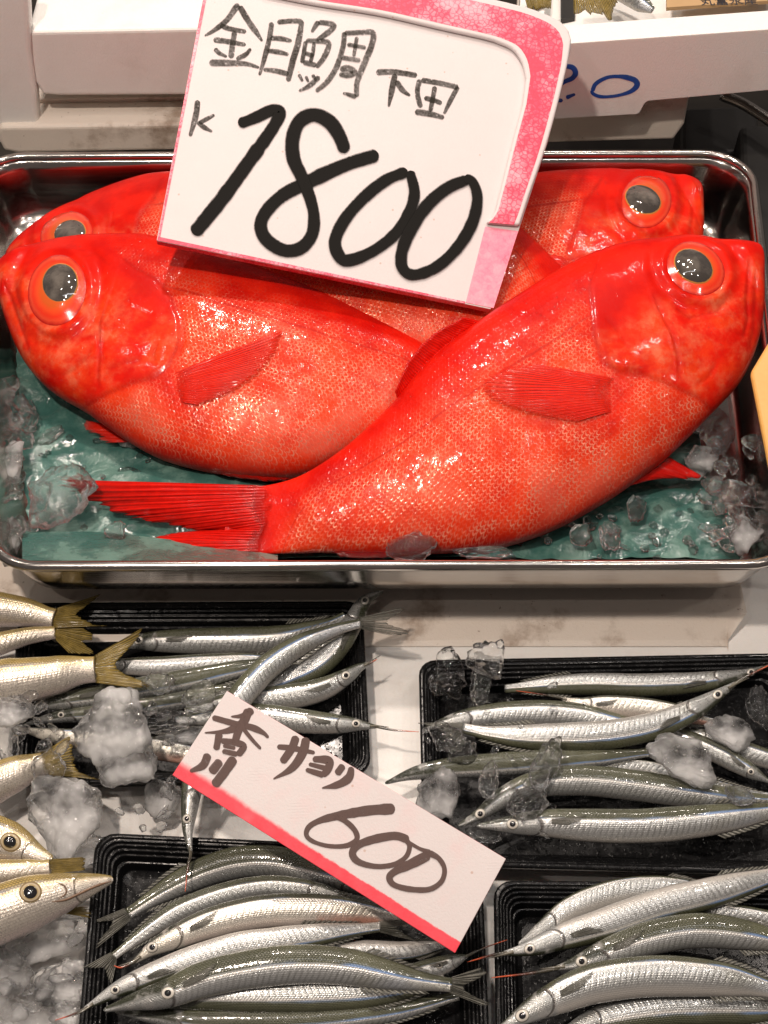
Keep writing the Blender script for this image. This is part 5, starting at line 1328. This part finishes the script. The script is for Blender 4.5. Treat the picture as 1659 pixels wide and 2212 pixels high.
strokes('lettering', [
    (c_([(552, 165), (600, 150), (680, 118), (760, 80), (800, 78), (822, 95), (800, 150), (740, 245), (600, 440), (440, 660), (262, 880)]), A([70, 78, 80, 84, 88, 92, 96, 96, 96, 96, 88]) / 3),
    (c_([(1462, 365), (1300, 412), (1150, 472), (1000, 545), (850, 622), (742, 722), (698, 820), (735, 915), (850, 985), (960, 968), (1030, 880), (1042, 760), (1012, 630), (962, 505), (910, 390), (905, 260), (950, 150), (1040, 108), (1140, 150), (1205, 240), (1248, 352)]), A([84, 88, 92, 96, 92, 88, 88, 88, 90, 88, 86, 82, 78, 80, 92, 96, 96, 96, 96, 96, 90]) / 3),
    (b_([(592, 1112), (450, 1172), (300, 1292), (182, 1430), (122, 1560), (142, 1650), (200, 1692), (350, 1640), (500, 1530), (592, 1400), (635, 1260), (605, 1112)]), A([70, 80, 80, 80, 84, 88, 78, 74, 80, 80, 78, 62]) / 3),
    (b_([(985, 1165), (850, 1222), (720, 1332), (620, 1480), (558, 1620), (556, 1735), (630, 1785), (780, 1732), (920, 1600), (1012, 1440), (1042, 1290), (1012, 1185), (955, 1158)]), A([72, 80, 84, 84, 86, 80, 74, 76, 80, 80, 78, 72, 60]) / 3)], pS, nS, M_INK, card, card, 0.0009, dz=1e-6)

# small card
nC = unit((-0.06, -math.sin(math.radians(19)), math.cos(math.radians(19))))
pC = onz([(990, 2057)], 0.060)[0]
quad = A([(372, 1674), (983, 2059), (1093, 1855), (490, 1492)])
sc_ = thing('price_card', 'small white price card with a red lower edge reading 600, lying on the halfbeaks', 'price card', onplane([(740, 1780)], pC, nC)[0])
P = onplane(quad, pC, nC)
V, F, mi = extrude(P, nC, 0.0035)
ux = unit(P[1] - P[0]); uy = np.cross(nC, ux); uy = uy if uy @ (P[3] - P[0]) > 0 else -uy
U = np.stack([(V - P[0]) @ ux, (V - P[0]) @ uy], 1)
mi = [0, 0, 1, 1, 1, 2]
o = obj('board', V, F, [M_BOARD_S, M_REDEDGE, M_OLIVE], sc_, sc_, uv=U, mi=mi, flat=True); wn(o, 0.0003, 2)
d_ = lambda p: cr(p, 367, 1476.4); e_ = lambda p: cr(p, 597.4, 1664.1)
strokes('lettering', [(d_(p), np.atleast_1d(A(w)) / 3) for p, w in [
    ([(535, 165), (505, 195), (460, 212), (395, 215)], [58, 46, 26, 10]), ([(512, 165), (480, 245), (430, 285), (350, 312), (225, 320)], [56, 56, 46, 24, 8]), ([(275, 220), (400, 255), (530, 285), (605, 320), (640, 352)], [34, 40, 42, 42, 18]),
    ([(480, 235), (440, 320), (418, 400)], [46, 50, 44]), ([(470, 285), (530, 360), (590, 425)], [26, 28, 20]), ([(322, 320), (300, 432)], [48, 42]), ([(330, 372), (420, 382), (478, 408), (440, 468)], [36, 40, 46, 42]), ([(345, 402), (425, 420)], 26), ([(340, 438), (440, 460)], 34),
    ([(250, 455), (215, 530), (130, 570)], [54, 52, 20]), ([(330, 498), (265, 580)], [58, 56]), ([(420, 480), (350, 580), (285, 665)], [62, 62, 62])]], pC, nC, M_INK_BR, sc_, sc_, dz=5e-7)
strokes('lettering', [(d_(p), np.atleast_1d(A(w)) / 3) for p, w in [
    ([(695, 410), (800, 420), (940, 450)], [34, 40, 22]), ([(820, 340), (790, 420), (725, 515)], [52, 54, 50]), ([(885, 350), (860, 450), (790, 550), (670, 620)], [56, 58, 46, 8]),
    ([(925, 490), (1030, 500), (1022, 560), (985, 600)], [36, 50, 52, 40]), ([(900, 522), (1020, 552)], [26, 34]), ([(880, 558), (1000, 595)], [30, 40]),
    ([(1125, 528), (1080, 590)], [46, 44]), ([(1178, 540), (1160, 610), (1090, 655), (985, 678)], [36, 58, 42, 8])]], pC, nC, M_INK_BR, sc_, sc_, dz=5e-7)
strokes('lettering', [(e_(p), np.atleast_1d(A(w)) / 3) for p, w in [
    ([(768, 248), (600, 260), (420, 290), (290, 322), (212, 365), (194, 420), (240, 462), (340, 490), (450, 488), (518, 450), (508, 390), (440, 325), (362, 295)], [74, 70, 66, 62, 52, 38, 32, 28, 28, 32, 36, 36, 34]),
    ([(858, 452), (780, 425), (700, 432), (600, 455), (522, 490), (492, 540), (530, 592), (640, 622), (760, 610), (838, 560), (862, 490), (835, 445)], [52, 54, 54, 54, 52, 48, 40, 34, 34, 34, 30, 36]),
    ([(850, 462), (930, 508), (1000, 530)], [22, 22, 30]),
    ([(992, 545), (880, 602), (775, 650), (732, 692), (762, 742), (870, 770), (990, 770), (1068, 720), (1088, 640), (1052, 572), (985, 532)], [70, 68, 58, 44, 38, 38, 36, 34, 30, 32, 44])]], pC, nC, M_INK_BR, sc_, sc_, dz=5e-7)
